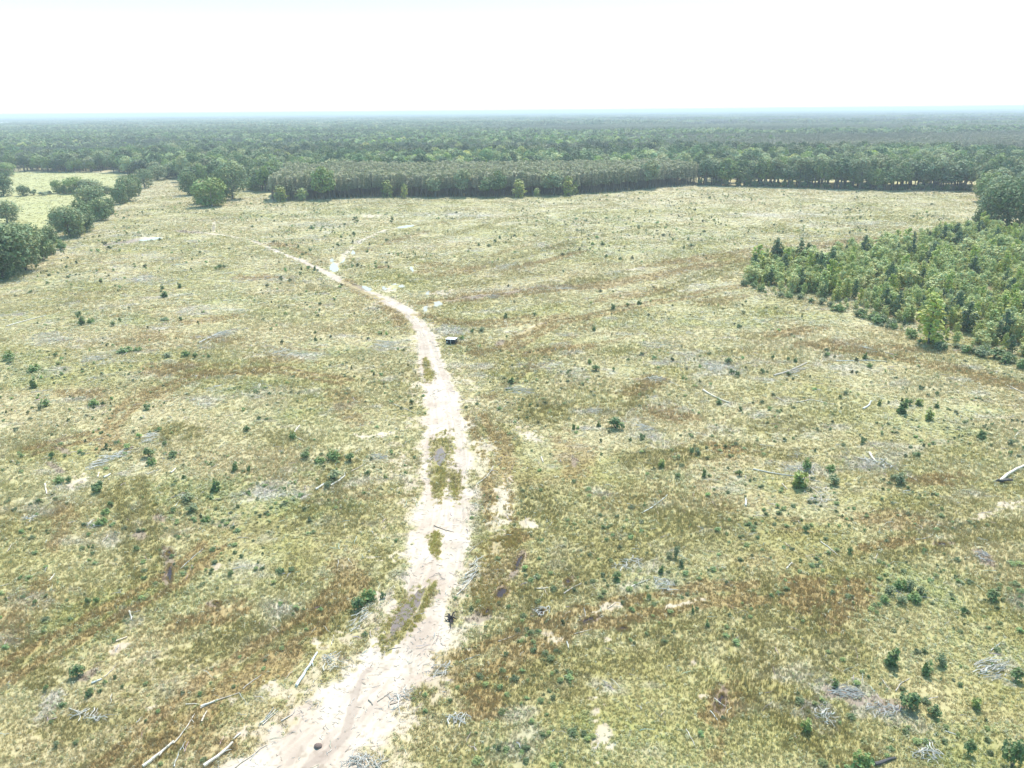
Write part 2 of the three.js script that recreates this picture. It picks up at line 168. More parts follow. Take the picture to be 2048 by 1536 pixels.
for (const [P, ch] of [ // skid tracks that show plainly
  [[-3.9,-48.3,-0.3,-50.7,3,-52.5,9.7,-55.2,16.6,-56.9,21.1,-57.2], 0], [[-2.6,-45,2,-47.7,6.8,-49.4,15.4,-52.1,25.2,-56.1,35,-63.2,44,-66.3,52,-67.1], 1], [[0.5,-56.4,8.3,-62.7,19,-67.2,29.7,-68.5], 1], [[-40.1,-46.8,-36.6,-52.4,-32.2,-59.6,-30.9,-64.7], 0], [[-24.8,-40.1,-20.4,-47.4,-15.3,-56.3,-13,-63.5], 1], [[-27.1,-37.8,-23.1,-46.3,-18,-52.8,-15.5,-59.3], 0], [[-4.2,-98,-0.9,-82,-0.1,-69], 0], [[-1.7,-94.3,3.1,-78,4.3,-67.9], 1], [[-13.9,-167,12.9,-177.8,51.5,-204.1,108.3,-241.3,168.6,-273.5], 0], [[-2.1,-128,7.8,-146.9,30.8,-163.5,58.6,-182.1], 0], [[-12.2,-197.3,-3.1,-213.9,26.7,-256,50.6,-276.7], 1], [[56.5,-129.9,69.5,-120.3,79,-107.8], 0], [[-61.4,-87.5,-55.5,-93.5,-57,-105.1,-51.2,-117,-38.6,-119,-25.8,-113.2], 0], [[24.1,-111.9,19.1,-105.4,15.1,-97.6], 1], [[13.7,-83.1,27,-87.2,35.9,-85.5], 1], [[-30.3,-252.7,-21,-263,-4.2,-300.3,21.3,-330.6], 1], [[-15.7,-149.6,-2.3,-146.1,8,-152.1], 0], [[76,-211.8,54.6,-195.1,35.9,-172.6,25.5,-165.6], 1], [[-25.9,-67.4,-22.3,-73.7,-20.5,-86.7], 1], [[-43.4,-78.9,-37.2,-67.6,-31.2,-57.2], 1], [[21.5,-37.1,17,-43.3,17,-51.7,20.7,-58.8], 1],
]) for (const off of [0, 2.2]) { const Q = []; for (let i = 0; i + 3 < P.length; i += 2) { const dx = P[i + 2] - P[i], dz = P[i + 3] - P[i + 1], l = Math.hypot(dx, dz) || 1; if (!i) Q.push(P[0] - (dz / l) * off, P[1] + (dx / l) * off); Q.push(P[i + 2] - (dz / l) * off, P[i + 3] + (dx / l) * off); } band(ch, 0.85, Q, rr(0.6, 0.95), 0.9, 0.0, true); band(1, 0.6, Q, rr(1.1, 1.6), 1.3, 0.2, true); }
for (let k = 0; k < 46; k++) { // old skidder tracks across the clearing
  const z = -rr(60, 380), x = rr(-0.62, 0.62) * -z, a = rr(-0.35, 0.35) + (R() < 0.15 ? 1.2 : 0) - 0.2, l = rr(10, 45), p = [];
  for (let t = 0; t <= 1.001; t += 0.25) p.push(x + Math.cos(a) * l * t, z - Math.sin(a) * l * t + 2.2 * Math.sin(t * 3 + k));
  for (const off of [0, 2.3]) band(R() < 0.7 ? 0 : 1, rr(0.35, 0.7), p.map((v, i) => v + (i % 2 ? off : 0)), rr(0.35, 0.6), 1.1, 0.1, true);
}

const PAL = { dry: [0.4, 0.335, 0.185], pale: [0.46, 0.415, 0.26], green: [0.305, 0.275, 0.098], fresh: [0.26, 0.285, 0.085], rust: [0.3, 0.205, 0.085], olive: [0.25, 0.215, 0.07], grey: [0.4, 0.37, 0.36], sand: [0.5, 0.42, 0.35], wet: [0.3, 0.21, 0.16], mud: [0.2, 0.145, 0.125], pasture: [0.32, 0.305, 0.13], soil: [0.17, 0.13, 0.085] };
const mixTo = (c, p, t) => { c[0] += (p[0] - c[0]) * t; c[1] += (p[1] - c[1]) * t; c[2] += (p[2] - c[2]) * t; };
function cover(x, z, m, fine) { // base colour of the ground or of what grows on it, linear
  const c = [...PAL.dry], big = fbm(x / 26 + 3, z / 20, 3), mid = fbm(x / 6 - 8, z / 4.5, 3);
  mixTo(c, PAL.green, clamp(0.42 + 0.95 * big + 0.6 * mid));
  mixTo(c, PAL.pale, clamp(0.2 + 0.9 * fbm(x / 9 + 50, z / 5, 3)) * 0.75);
  mixTo(c, PAL.rust, clamp(fbm(x / 14 + 90, z / 6 + 40, 3) * 1.7 - 0.5) * 0.45);
  mixTo(c, PAL.grey, clamp(fbm(x / 5 + 20, z / 3 - 70, 3) * 1.8 - 0.5) * 0.7);
  mixTo(c, PAL.fresh, m(4) * 0.7 * clamp(0.5 + mid));
  mixTo(c, PAL.grey, m(5) * 0.8 * clamp(0.55 + 0.8 * mid));
  mixTo(c, PAL.olive, m(1) * 0.85); mixTo(c, PAL.rust, m(0) * 0.8);
  if (fine) { // soil and litter between the stems
    const f = fbm(x / 0.55, z / 0.55, 3), g = noise(x / 0.17, z / 0.17);
    mixTo(c, PAL.soil, clamp(0.2 + 0.55 * f + 0.25 * g) * 0.5); mixTo(c, PAL.pale, clamp(f * -1.1 - 0.25 + 0.4 * g) * 0.6);
  }
  mixTo(c, PAL.pasture, m(6) * (0.85 + 0.1 * big));
  const s = m(2);
  if (s > 0.02) { const sc = [...PAL.sand]; mixTo(sc, PAL.wet, clamp(0.22 + 0.75 * fbm(x / 2.2 + 5, z / 3.2, 4)) * 0.75); if (fine) mixTo(sc, PAL.soil, clamp(noise(x / 0.22, z / 0.22) * 1.6 - 0.7) * 0.6 + clamp(fbm(x / 0.8, z / 1.1, 3) * 1.4 - 0.25) * 0.3); mixTo(c, sc, s * (1 - sstep(0.15, 0.6, Math.max(m(1), m(0) * 0.7)))); }
  mixTo(c, PAL.mud, m(3) * 0.85);
  return c;
}
const WETLINE = [-13.6,-37.5,-12.6,-38.7,-11.6,-40.3,-11.5,-42.2,-11.7,-43.6,-11.6,-45.1,-11.6,-46.1,-11.2,-47];
const THIN = [[-7.7,-72.5,-7.9,-69.7,-8.4,-66], [-7.5,-62.7,-7.6,-60.8,-7.7,-58.7]];
const toS = new Uint8Array(4097); for (let i = 0; i <= 4096; i++) { const v = i / 4096; toS[i] = Math.round(255 * (v <= 0.0031308 ? v * 12.92 : 1.055 * v ** (1 / 2.4) - 0.055)); }
{ // the wet channel down the road and wheel ruts are stains of their own
  const wet = (P, w, s) => band(3, s, P, w, 0.7);
  wet(WETLINE, 0.32, 0.6); THIN.forEach((p) => wet(p, 0.16, 0.3));
}
R = mul(17);
for (const off of [-0.52, -0.36, 0.38, 0.55]) { const p = []; for (let i = 0; i < roadC.length / 2 - 3; i++) { const dx = roadC[2 * i + 2] - roadC[2 * i], dz = roadC[2 * i + 3] - roadC[2 * i + 1], l = Math.hypot(dx, dz), q = roadW[i] * off; p.push(roadC[2 * i] - (dz / l) * q, roadC[2 * i + 1] + (dx / l) * q); } band(3, 0.26, p, 0.17, 0.8, 0.02); } // twin wheel tracks
for (let k = 0; k < 64; k++) { // wheel streaks and runnels along the road
  const off = rr(-0.8, 0.8), i0 = Math.floor(rr(0, roadC.length / 2 - 6)), len = Math.floor(rr(4, 10)), p = [];
  for (let i = i0; i < Math.min(i0 + len, roadC.length / 2 - 1); i++) { const dx = roadC[2 * i + 2] - roadC[2 * i], dz = roadC[2 * i + 3] - roadC[2 * i + 1], l = Math.hypot(dx, dz), q = roadW[i] * (off + rr(-0.04, 0.04)); p.push(roadC[2 * i] - (dz / l) * q, roadC[2 * i + 1] + (dx / l) * q); }
  if (p.length > 5) band(3, rr(0.12, 0.42), p, rr(0.1, 0.3), 1.1, 0.1);
}
const groundMats = ZONES.map((a) => {
  const d = new Uint8Array(a.w * a.h * 4);
  for (let j = 0; j < a.h; j++) for (let i = 0; i < a.w; i++) {
    const k = j * a.w + i, x = a.x0 + ((i + 0.5) / a.w) * (a.x1 - a.x0), z = a.z0 + ((j + 0.5) / a.h) * (a.z1 - a.z0), c = cover(x, z, (ch) => a.m[ch][k] / 255, true);
    for (let q = 0; q < 3; q++) d[k * 4 + q] = toS[Math.min(4096, Math.max(0, Math.round(c[q] * 4096)))];
    d[k * 4 + 3] = 255;
  }
  const t = new THREE.DataTexture(d, a.w, a.h); t.colorSpace = THREE.SRGBColorSpace; t.magFilter = THREE.LinearFilter; t.needsUpdate = true;
  return new THREE.MeshStandardMaterial({ map: t, roughness: 1 });
});
groundMats.push(mat(0.15, 0.16, 0.075, 1));
console.log('maps');

// puddles: outline centre and half axes; level follows the ground at the centre
const PUDDLES = [
  ['sky', [-48.5,-205.6,1.8,3.2,0.7,6.1], 'largest bright puddle beside the dirt road near the far fork'], ['sky', [-49.2,-218.3,1.4,1.9,0.6,4.5], 'bright puddle just beyond the largest puddle by the fork'], ['sky', [-51.7,-216.9,0.6,0,0.7,3.1], 'small bright puddle left of the pair by the fork'],
  ['sky', [-48.1,-229.8,0.2,-1.7,0.9,3], 'narrow bright puddle on the branch track'], ['sky', [-38.9,-283.3,2.8,-2.9,0.5,3.4], 'long bright puddle at the end of the branch track'],
  ['sky', [-28.5,-181.6,0.4,-1.7,0.7,2.5], 'bright puddle in the hollow right of the far road'], ['sky', [-30.7,-179.4,0.7,1,0.1,1.6], 'small puddle in the hollow beside the far road'], ['sky', [-26.8,-181.5,0.7,0,0.2,1.7], 'faint puddle at the right of the hollow'],
  ['sky', [-19.7,-174.2,0.5,0,0.2,2.1], 'small upright puddle between the hollow and the brown track'], ['sky', [-18.6,-158.9,0.5,0,0.3,3.1], 'puddle at the start of the brown side track'], ['sky', [-16.3,-163.3,0.9,-1.5,0.4,2.2], 'bright puddle on the brown side track'],
  ['sky', [-123.1,-259.8,2.7,-2.3,1.2,2.6], 'long pale puddle far left below the tree clump'], ['sky', [-111,-285,0.6,0,3.4,9.2], 'upright pale puddle below the leafy tree clump'], ['sky', [-27,-203.3,0.3,-0.7,0.8,3.9], 'thin puddle in the brown grass beyond the hollow'], ['sky', [-34.9,-179.6,1.7,2.6,0.1,1.5], 'puddle in the wheel rut of the far road'],
  ['silt', [-9,-84.7,0.6,0.3,0,2.4], 'muddy puddle ringed by sedge in the road'], ['silt', [-9,-54.3,0.4,0.5,-1.1,3.2], 'long muddy pool in the sedge bed in the road'], ['mud', [0.5,-61.4,0.2,0.3,-0.5,1.4], 'upper dark pool in the rut right of the road'], ['mud', [-1.1,-56.5,0.5,-0.7,0.3,0.5], 'lower dark pool in the rut right of the road'], ['mud', [-2.3,-53.8,0.3,-0.4,0.1,0.3], 'small dark pool at the foot of the rut'],
  ['mud', [4.9,-58,0.3,-0.4,0.2,0.4], 'small dark pool beside the crossed sticks'], ['mud', [2.3,-53.6,0.4,-0.2,0.1,0.4], 'dark pool below the crossed sticks'], ['mud', [9,-51.4,0.5,0,0,0.3], 'small pool among the sandy spots on the right'], ['mud', [6.2,-52.5,0.8,-0.4,0,0.3], 'shallow pool in the reddish rut'], ['mud', [14.8,-43.2,0.2,0.1,-0.4,0.8], 'dark pool in the brown hollow at lower right'], ['mud', [41.5,-63.2,0.6,0,-0.2,0.4], 'dark pool in the grass at far right'], ['mud', [-31.9,-59.9,0.3,0,0.7,1.6], 'dark strip of water left of the road'], ['mud', [-25.7,-55.1,0.4,0.1,0.1,0.3], 'tiny dark pool left of the road'], ['mud', [-33.5,-63.5,0.3,0,0.2,0.5], 'small grey pool above the dark strip of water'],
];
for (const [, e] of PUDDLES) patch(7, 1, e[0], e[1], e[2] * 1.5, e[3] * 1.5, e[4] * 1.5, e[5] * 1.5, 0.1);
function rough(x, z) { return 0.3 * fbm(x / 21, z / 21, 2) + 0.12 * fbm(x / 3.2 + 40, z / 3.2, 2); }
function roadRut(x, z) { // depth of the worn road
  let best = 9, w = 1;
  for (let k = 0; k + 3 < roadC.length; k += 2) {
    const x0 = roadC[k], z0 = roadC[k + 1], dx = roadC[k + 2] - x0, dz = roadC[k + 3] - z0, t = clamp(((x - x0) * dx + (z - z0) * dz) / (dx * dx + dz * dz)), q = Math.hypot(x - x0 - t * dx, z - z0 - t * dz);
    const ww = lerp(roadW[k / 2], roadW[k / 2 + 1], t); if (q / ww < best) { best = q / ww; w = ww; }
  }
  return best;
}
for (const p of PUDDLES) if (p[0] === 'mud') for (let i = 2; i < 6; i++) p[1][i] *= 0.85;
for (const p of PUDDLES) p.level = rough(p[1][0], p[1][1]);
function height(x, z) {
  const far = Math.hypot(x, z); if (far > 520) return 0;
  let h = rough(x, z);
  if (x > -80 && x < 20 && z < -30 && z > -215) { const q = roadRut(x, z); if (q < 1.5) { const s = 0.3 * fbm(x / 21, z / 21, 2), k = sstep(1.35, 0.85, q); h = lerp(h, s - 0.06 - 0.07 * Math.exp(-((q - 0.5) ** 2) / 0.02) + 0.03 * fbm(x, z, 2), k); } }
  for (const p of PUDDLES) { const e = p[1], ex = Math.abs(e[2]) + Math.abs(e[4]), ez = Math.abs(e[3]) + Math.abs(e[5]), q = Math.hypot((x - e[0]) / (ex + 0.8), (z - e[1]) / (ez + 0.8)); if (q < 2) h = lerp(h, p.level, sstep(1.9, 1.15, q)); }
  return h * sstep(520, 400, far);
}
{ // one sheet, a grid whose cells grow with distance; each map covers its own rectangle
  const xs = [], zs = [], run = (a, from, to, step) => { const n = Math.round(Math.abs(to - from) / step); for (let i = 0; i < n; i++) a.push(from + ((to - from) * i) / n); };
  run(xs, -60000, -9000, 17000); run(xs, -9000, -1400, 2500); run(xs, -1400, -460, 300); run(xs, -460, -210, 12); run(xs, -210, -110, 3.2); run(xs, -110, -70, 1.6); run(xs, -70, 70, 0.7); run(xs, 70, 110, 1.6); run(xs, 110, 210, 3.2); run(xs, 210, 460, 12); run(xs, 460, 1400, 300); run(xs, 1400, 9000, 2500); run(xs, 9000, 60000, 17000); xs.push(60000);
  run(zs, 4000, 60, 1300); run(zs, 60, -25, 12); run(zs, -25, -135, 0.7); run(zs, -135, -230, 1.3); run(zs, -230, -295, 3); run(zs, -295, -460, 8); run(zs, -460, -720, 30); run(zs, -720, -3000, 500); run(zs, -3000, -15000, 3000); run(zs, -15000, -70000, 11000); zs.push(-70000);
  const nx = xs.length, nz = zs.length, pos = new Float32Array(nx * nz * 3), lists = [[], [], [], []];
  for (let j = 0; j < nz; j++) for (let i = 0; i < nx; i++) pos.set([xs[i], height(xs[i], zs[j]), zs[j]], (j * nx + i) * 3);
  for (let j = 0; j + 1 < nz; j++) for (let i = 0; i + 1 < nx; i++) {
    const cx = (xs[i] + xs[i + 1]) / 2, cz = (zs[j] + zs[j + 1]) / 2, k = ZONES.indexOf(zoneAt(cx, cz)), a = j * nx + i, b = a + 1, c = a + nx, e = c + 1;
    lists[k < 0 ? 3 : k].push(a, b, c, b, e, c);
  }
  const P = [], N = [], U = [], g = new THREE.BufferGeometry(), full = new THREE.BufferGeometry();
  full.setAttribute('position', new THREE.BufferAttribute(pos, 3)); full.setIndex(lists.flat()); full.computeVertexNormals();
  const nrm = full.attributes.normal.array; const index = []; let start = 0;
  lists.forEach((L, m) => {
    const map = new Map(), a = ZONES[m];
    for (const v of L) { if (!map.has(v)) { map.set(v, P.length / 3); P.push(pos[v * 3], pos[v * 3 + 1], pos[v * 3 + 2]); N.push(nrm[v * 3], nrm[v * 3 + 1], nrm[v * 3 + 2]); U.push(a ? (pos[v * 3] - a.x0) / (a.x1 - a.x0) : pos[v * 3] / 10, a ? (pos[v * 3 + 2] - a.z0) / (a.z1 - a.z0) : pos[v * 3 + 2] / 10); } index.push(map.get(v)); }
    g.addGroup(start, L.length, m); start += L.length;
  });
  g.setAttribute('position', new THREE.Float32BufferAttribute(P, 3)); g.setAttribute('normal', new THREE.Float32BufferAttribute(N, 3)); g.setAttribute('uv', new THREE.Float32BufferAttribute(U, 2)); g.setIndex(index);
  const o = structure(mesh('ground', g, groundMats)); tag(o, 'broad cut-over clearing of dry grass and sedge', 'ground');
  console.log('ground', P.length / 3, index.length / 3);
}
{ // the dirt road: a sheet just above the ground, on the same map
  const pts = []; const cv = new THREE.CatmullRomCurve3(Array.from({ length: roadC.length / 2 }, (_, i) => new THREE.Vector3(roadC[2 * i], roadW[i], roadC[2 * i + 1])));
  const n = 420, m = 9, P = [], U = [], I = [[], []];
  for (let i = 0; i <= n; i++) {
    const p = cv.getPoint(i / n), t = cv.getTangent(i / n), l = Math.hypot(t.x, t.z), px = -t.z / l, pz = t.x / l;
    for (let k = 0; k <= m; k++) {
      const s = (k / m) * 2 - 1, w = p.y * (0.93 + 0.1 * noise(i * 0.31, s * 3 + 20) + 0.06 * noise(i * 0.9, s * 5)), x = p.x + px * s * w, z = p.z + pz * s * w;
      pts.push(p.z); P.push(x, height(x, z) + 0.025, z);
    }
  }
  const g = new THREE.BufferGeometry(); let idx = [];
  for (let i = 0; i < n; i++) { const zone = P[((i) * (m + 1)) * 3 + 2] > -135 && P[((i + 1) * (m + 1) + m) * 3 + 2] > -135 ? 0 : 1; for (let k = 0; k < m; k++) { const a = i * (m + 1) + k, b = a + 1, c = a + m + 1, d = c + 1; I[zone].push(a, c, b, b, c, d); } }
  const V = [], UV = [], ind = []; let st = 0;
  I.forEach((L, zi) => { const a = ZONES[zi]; for (const v of L) { ind.push(V.length / 3); V.push(P[v * 3], P[v * 3 + 1], P[v * 3 + 2]); UV.push((P[v * 3] - a.x0) / (a.x1 - a.x0), (P[v * 3 + 2] - a.z0) / (a.z1 - a.z0)); } g.addGroup(st, L.length, zi); st += L.length; });
  g.setAttribute('position', new THREE.Float32BufferAttribute(V, 3)); g.setAttribute('uv', new THREE.Float32BufferAttribute(UV, 2)); g.setIndex(ind);
  g.computeVertexNormals();
  tag(structure(mesh('dirt_road', g, [groundMats[0], groundMats[1]])), 'pale sandy dirt road winding up through the clearing', 'dirt road');
}
const waterClear = new THREE.MeshPhysicalMaterial({ color: C(0.38, 0.32, 0.265), roughness: 0.05, ior: 1.33 }), waterSilt = new THREE.MeshPhysicalMaterial({ color: C(0.17, 0.135, 0.125), roughness: 0.22, ior: 1.33 }), waterMud = new THREE.MeshPhysicalMaterial({ color: C(0.04, 0.028, 0.03), roughness: 0.06, ior: 1.33 });
for (const p of PUDDLES) {
  const [kind, e, label] = p, P = [e[0], p.level + 0.03, e[1]], I = [], n = 44;
  for (let i = 0; i < n; i++) { const t = (i / n) * Math.PI * 2, q = 1 + 0.33 * noise(e[0] + Math.cos(t) * 1.7, e[1] + Math.sin(t) * 1.7) + 0.2 * noise(e[0] * 3 + Math.cos(t) * 6, Math.sin(t) * 6); P.push(e[0] + q * (Math.cos(t) * e[2] + Math.sin(t) * e[4]), p.level + 0.03, e[1] + q * (Math.cos(t) * e[3] + Math.sin(t) * e[5])); I.push(0, 1 + ((i + 1) % n), 1 + i); }
  const g = new THREE.BufferGeometry(); g.setAttribute('position', new THREE.Float32BufferAttribute(P, 3)); g.setIndex(I); g.computeVertexNormals();
  if (g.attributes.normal.getY(0) < 0) { g.setIndex(I.map((_, k) => I[k - (k % 3) + [0, 2, 1][k % 3]])); g.computeVertexNormals(); }
  tag(structure(mesh('puddle', g, kind === 'sky' ? waterClear : kind === 'silt' ? waterSilt : waterMud)), label, 'puddle');
}
console.log('water');

// ---------- plant shapes ----------
class Soup { // loose triangles with a colour each
  constructor() { this.p = []; this.c = []; }
  tri(a, b, c, k) { this.p.push(a[0], a[1], a[2], b[0], b[1], b[2], c[0], c[1], c[2]); for (let i = 0; i < 3; i++) this.c.push(k[0], k[1], k[2]); }
  leaf(x, y, z, s, n, k, len = 1.35) { // a small folded leaf spray facing roughly along n
    const a = R() * 6.283, t = [rr(-1, 1), rr(-1, 1), rr(-1, 1)];
    let ux = n[1] * t[2] - n[2] * t[1], uy = n[2] * t[0] - n[0] * t[2], uz = n[0] * t[1] - n[1] * t[0]; const l = Math.hypot(ux, uy, uz) || 1; ux /= l; uy /= l; uz /= l;
    const vx = n[1] * uz - n[2] * uy, vy = n[2] * ux - n[0] * uz, vz = n[0] * uy - n[1] * ux, w = s * 0.5, h = s * len * 0.5, f = s * 0.18;
    const A = [x + vx * h, y + vy * h, z + vz * h], B = [x - vx * h, y - vy * h, z - vz * h], L = [x + ux * w + n[0] * f, y + uy * w + n[1] * f, z + uz * w + n[2] * f], Q = [x - ux * w + n[0] * f, y - uy * w + n[1] * f, z - uz * w + n[2] * f];
    this.tri(A, L, B, k); this.tri(A, B, Q, k);
  }
  tube(pts, rad, sides, k) { // tapered limb through pts
    const rings = pts.map((p, i) => { const q = pts[Math.min(i + 1, pts.length - 1)], o = pts[Math.max(0, i - 1)]; const d = new THREE.Vector3(q[0] - o[0], q[1] - o[1], q[2] - o[2]).normalize(), u = Math.abs(d.y) < 0.9 ? new THREE.Vector3(0, 1, 0) : new THREE.Vector3(1, 0, 0); u.cross(d).normalize(); const v = d.clone().cross(u); return Array.from({ length: sides }, (_, s) => { const t = (s / sides) * 6.2832; return [p[0] + rad[i] * (u.x * Math.cos(t) + v.x * Math.sin(t)), p[1] + rad[i] * (u.y * Math.cos(t) + v.y * Math.sin(t)), p[2] + rad[i] * (u.z * Math.cos(t) + v.z * Math.sin(t))]; }); });
    for (let i = 0; i + 1 < rings.length; i++) for (let s = 0; s < sides; s++) { const a = rings[i][s], b = rings[i][(s + 1) % sides], c = rings[i + 1][s], d = rings[i + 1][(s + 1) % sides]; this.tri(a, b, c, k); this.tri(b, d, c, k); }
    for (const [ring, p] of [[rings[0], pts[0]], [rings[rings.length - 1], pts[pts.length - 1]]]) for (let s = 0; s < sides; s++) this.tri(p, ring[s], ring[(s + 1) % sides], k);
  }
  build() { const g = new THREE.BufferGeometry(); g.setAttribute('position', new THREE.Float32BufferAttribute(this.p, 3)); g.setAttribute('color', new THREE.Float32BufferAttribute(this.c, 3)); g.computeVertexNormals(); return g; }
}
const vary = (k, d = 0.25) => { const a = 1 + rr(-d, d), h = rr(-0.12, 0.12); return [k[0] * a * (1 + h), k[1] * a, k[2] * a * (1 - h)]; };
const unit = () => { const y = rr(-1, 1), a = R() * 6.283, s = Math.sqrt(1 - y * y); return [s * Math.cos(a), y, s * Math.sin(a)]; };
const BARK = [0.13, 0.115, 0.1], PALEBARK = [0.3, 0.28, 0.26];
// crown of lobes: leaf sprays near the skin of several overlapping ellipsoids
function lobes(soup, L, n, size, k, inner = 0.7) {
  const wt = L.map((l) => (l[3] * l[4] + l[4] * l[5] + l[3] * l[5])), sum = wt.reduce((a, b) => a + b);
  for (let i = 0; i < n; i++) {
    let t = R() * sum, j = 0; while ((t -= wt[j]) > 0 && j < L.length - 1) j++;
    const l = L[j], d = unit(), q = inner + (1.06 - inner) * Math.sqrt(R()), nn = [d[0] * 0.7 + rr(-0.6, 0.6), d[1] * 0.7 + rr(-0.1, 1.1), d[2] * 0.7 + rr(-0.6, 0.6)], m = Math.hypot(...nn) || 1;
    soup.leaf(l[0] + d[0] * l[3] * q, l[1] + d[1] * l[4] * q, l[2] + d[2] * l[5] * q, size * rr(0.6, 1.4), nn.map((v) => v / m), vary(l[6] ?? k));
  }
}
function hardwood(seed, o) { // o: H, W (crown width), clear (fraction of bare trunk), n, leaf, k, lobesN
  R = mul(seed);
  const { H, W, clear = 0.25, n, leaf, k, count = 13, bark = BARK } = o, trunk = new Soup(), crown = new Soup(), L = [], r0 = H * 0.018 + 0.06, lean = [rr(-0.04, 0.04) * H, rr(-0.04, 0.04) * H];
  const at = (t) => [lean[0] * t + 0.12 * Math.sin(t * 5 + seed), H * 0.82 * t, lean[1] * t + 0.12 * Math.cos(t * 4 + seed)];
  trunk.tube([0, 0.25, 0.5, 0.75, 1].map(at), [r0 * 1.25, r0, r0 * 0.75, r0 * 0.5, r0 * 0.2], 6, bark);
  const cy = H * (clear + 1) / 2, ch = H * (1 - clear) / 2;
  for (let i = 0; i < count; i++) {
    const y = rr(-0.85, 0.78), a = i * 2.4 + rr(-0.5, 0.5), q = Math.sqrt(1 - y * y * 0.85) * rr(0.45, 0.72) * W / 2, s = W * rr(0.17, 0.27);
    const p = [lean[0] * 0.7 + q * Math.cos(a), cy + y * ch * 0.78, lean[1] * 0.7 + q * Math.sin(a)];
    L.push([...p, s, s * rr(0.7, 0.95) * Math.min(1.3, ch / (W / 2)), s, vary(k, 0.12)]);
    const b = at(clamp((p[1] - H * 0.16) / (H * 0.82), 0.18, 0.9)); if (i % 2 === 0) trunk.tube([b, [(b[0] + p[0]) / 2, (b[1] + p[1]) / 2 + 0.03 * H, (b[2] + p[2]) / 2], p], [r0 * 0.42, r0 * 0.28, r0 * 0.1], 4, bark);
  }
  L.push([lean[0], H * 0.9, lean[1], W * 0.2, H * 0.1, W * 0.2, k]);
  lobes(crown, L, n, leaf, k, 0.62);
  return { trunk: trunk.build(), crown: crown.build() };
}
function tallPine(seed, o) { // plantation pine: straight bare trunk, small ragged top
  R = mul(seed);
  const { H, W, n, leaf, k, clear = 0.45 } = o, trunk = new Soup(), crown = new Soup(), r0 = 0.11 + H * 0.006, top = [rr(-0.2, 0.2), H * 0.97, rr(-0.2, 0.2)];
  trunk.tube([[0, 0, 0], [top[0] * 0.5, H * 0.5, top[2] * 0.5], top], [r0, r0 * 0.75, r0 * 0.2], 5, [0.17, 0.135, 0.115]);
  const tiers = 9;
  for (let i = 0; i < tiers; i++) {
    const t = i / (tiers - 1), y = H * lerp(clear, 0.97, t), w = W * 0.5 * (1 - 0.72 * t) * rr(0.75, 1.15);
    for (let b = 0; b < 4; b++) {
      const a = b * 1.57 + i * 0.9 + rr(-0.4, 0.4), e = [w * Math.cos(a), y + w * rr(0.05, 0.4), w * Math.sin(a)];
      if (t < 0.8) trunk.tube([[0, y, 0], e], [0.035, 0.012], 3, [0.16, 0.13, 0.11]);
      const m = Math.round(n / (tiers * 4));
      for (let q = 0; q < m; q++) { const f = rr(0.35, 1.05), d = unit(); crown.leaf(e[0] * f + d[0] * 0.3, lerp(y, e[1], f) + d[1] * 0.25, e[2] * f + d[2] * 0.3, leaf * rr(0.6, 1.3), [d[0] * 0.7, 0.72, d[2] * 0.7], vary(k, 0.3), 1.9); }
    }
  }
  return { trunk: trunk.build(), crown: crown.build() };
}
function sapling(seed, o) { // young broadleaf or conical tree, leafy almost to the ground
  R = mul(seed);
  const { H, W, n, leaf, k, cone = 0.6, bark = BARK } = o, trunk = new Soup(), crown = new Soup(), r0 = 0.025 * H * 0.5 + 0.03;
  trunk.tube([[0, 0, 0], [rr(-0.1, 0.1), H * 0.5, rr(-0.1, 0.1)], [rr(-0.15, 0.15), H * 0.93, rr(-0.15, 0.15)]], [r0, r0 * 0.7, r0 * 0.2], 5, bark);
  const L = [], c = 11;
  for (let i = 0; i < c; i++) {
    const t = 0.12 + 0.8 * (i / (c - 1)), prof = Math.max(0.3, 1 - Math.pow(Math.abs(2 * Math.pow(t, cone + 0.25) - 0.95), 3)) * rr(0.6, 1.2), a = i * 2.4 + rr(-0.4, 0.4), q = W * 0.5 * prof * rr(0.4, 0.72), s = W * (0.13 + 0.15 * prof) * rr(0.8, 1.2);
    L.push([q * Math.cos(a), H * t, q * Math.sin(a), s, Math.min(H * 0.13, s * 1.25), s, vary(k, 0.14)]);
    trunk.tube([[0, H * t * 0.8, 0], [q * Math.cos(a), H * t, q * Math.sin(a)]], [r0 * 0.35, r0 * 0.12], 3, bark);
  }
  L.push([rr(-0.1, 0.1) * W, H * 0.92, rr(-0.1, 0.1) * W, W * 0.15, H * 0.08, W * 0.15, k]);
  lobes(crown, L, n, leaf, k, 0.4);
  return { trunk: trunk.build(), crown: crown.build() };
}
function bush(seed, o) { // unit shrub: height and width about 1
  R = mul(seed);
  const { n, leaf, k, tall = 1, spread = 1, count = 6 } = o, s = new Soup(), st = new Soup(), L = [];
  for (let i = 0; i < count; i++) { const a = i * 2.4 + rr(-0.6, 0.6), q = rr(0.05, 0.3) * spread, y = rr(0.25, 0.72) * tall, w = rr(0.16, 0.27) * spread; L.push([q * Math.cos(a), y, q * Math.sin(a), w, rr(0.18, 0.28) * tall, w, vary(k, 0.16)]); st.tube([[0, 0, 0], [q * Math.cos(a), y, q * Math.sin(a)]], [0.03, 0.012], 3, BARK); }
  L.push([rr(-0.1, 0.1), 0.8 * tall, rr(-0.1, 0.1), 0.14 * spread, 0.18 * tall, 0.14 * spread, k]);
  lobes(s, L, n, leaf, k, 0.35);
  return { stem: st.build(), foliage: s.build() };
}
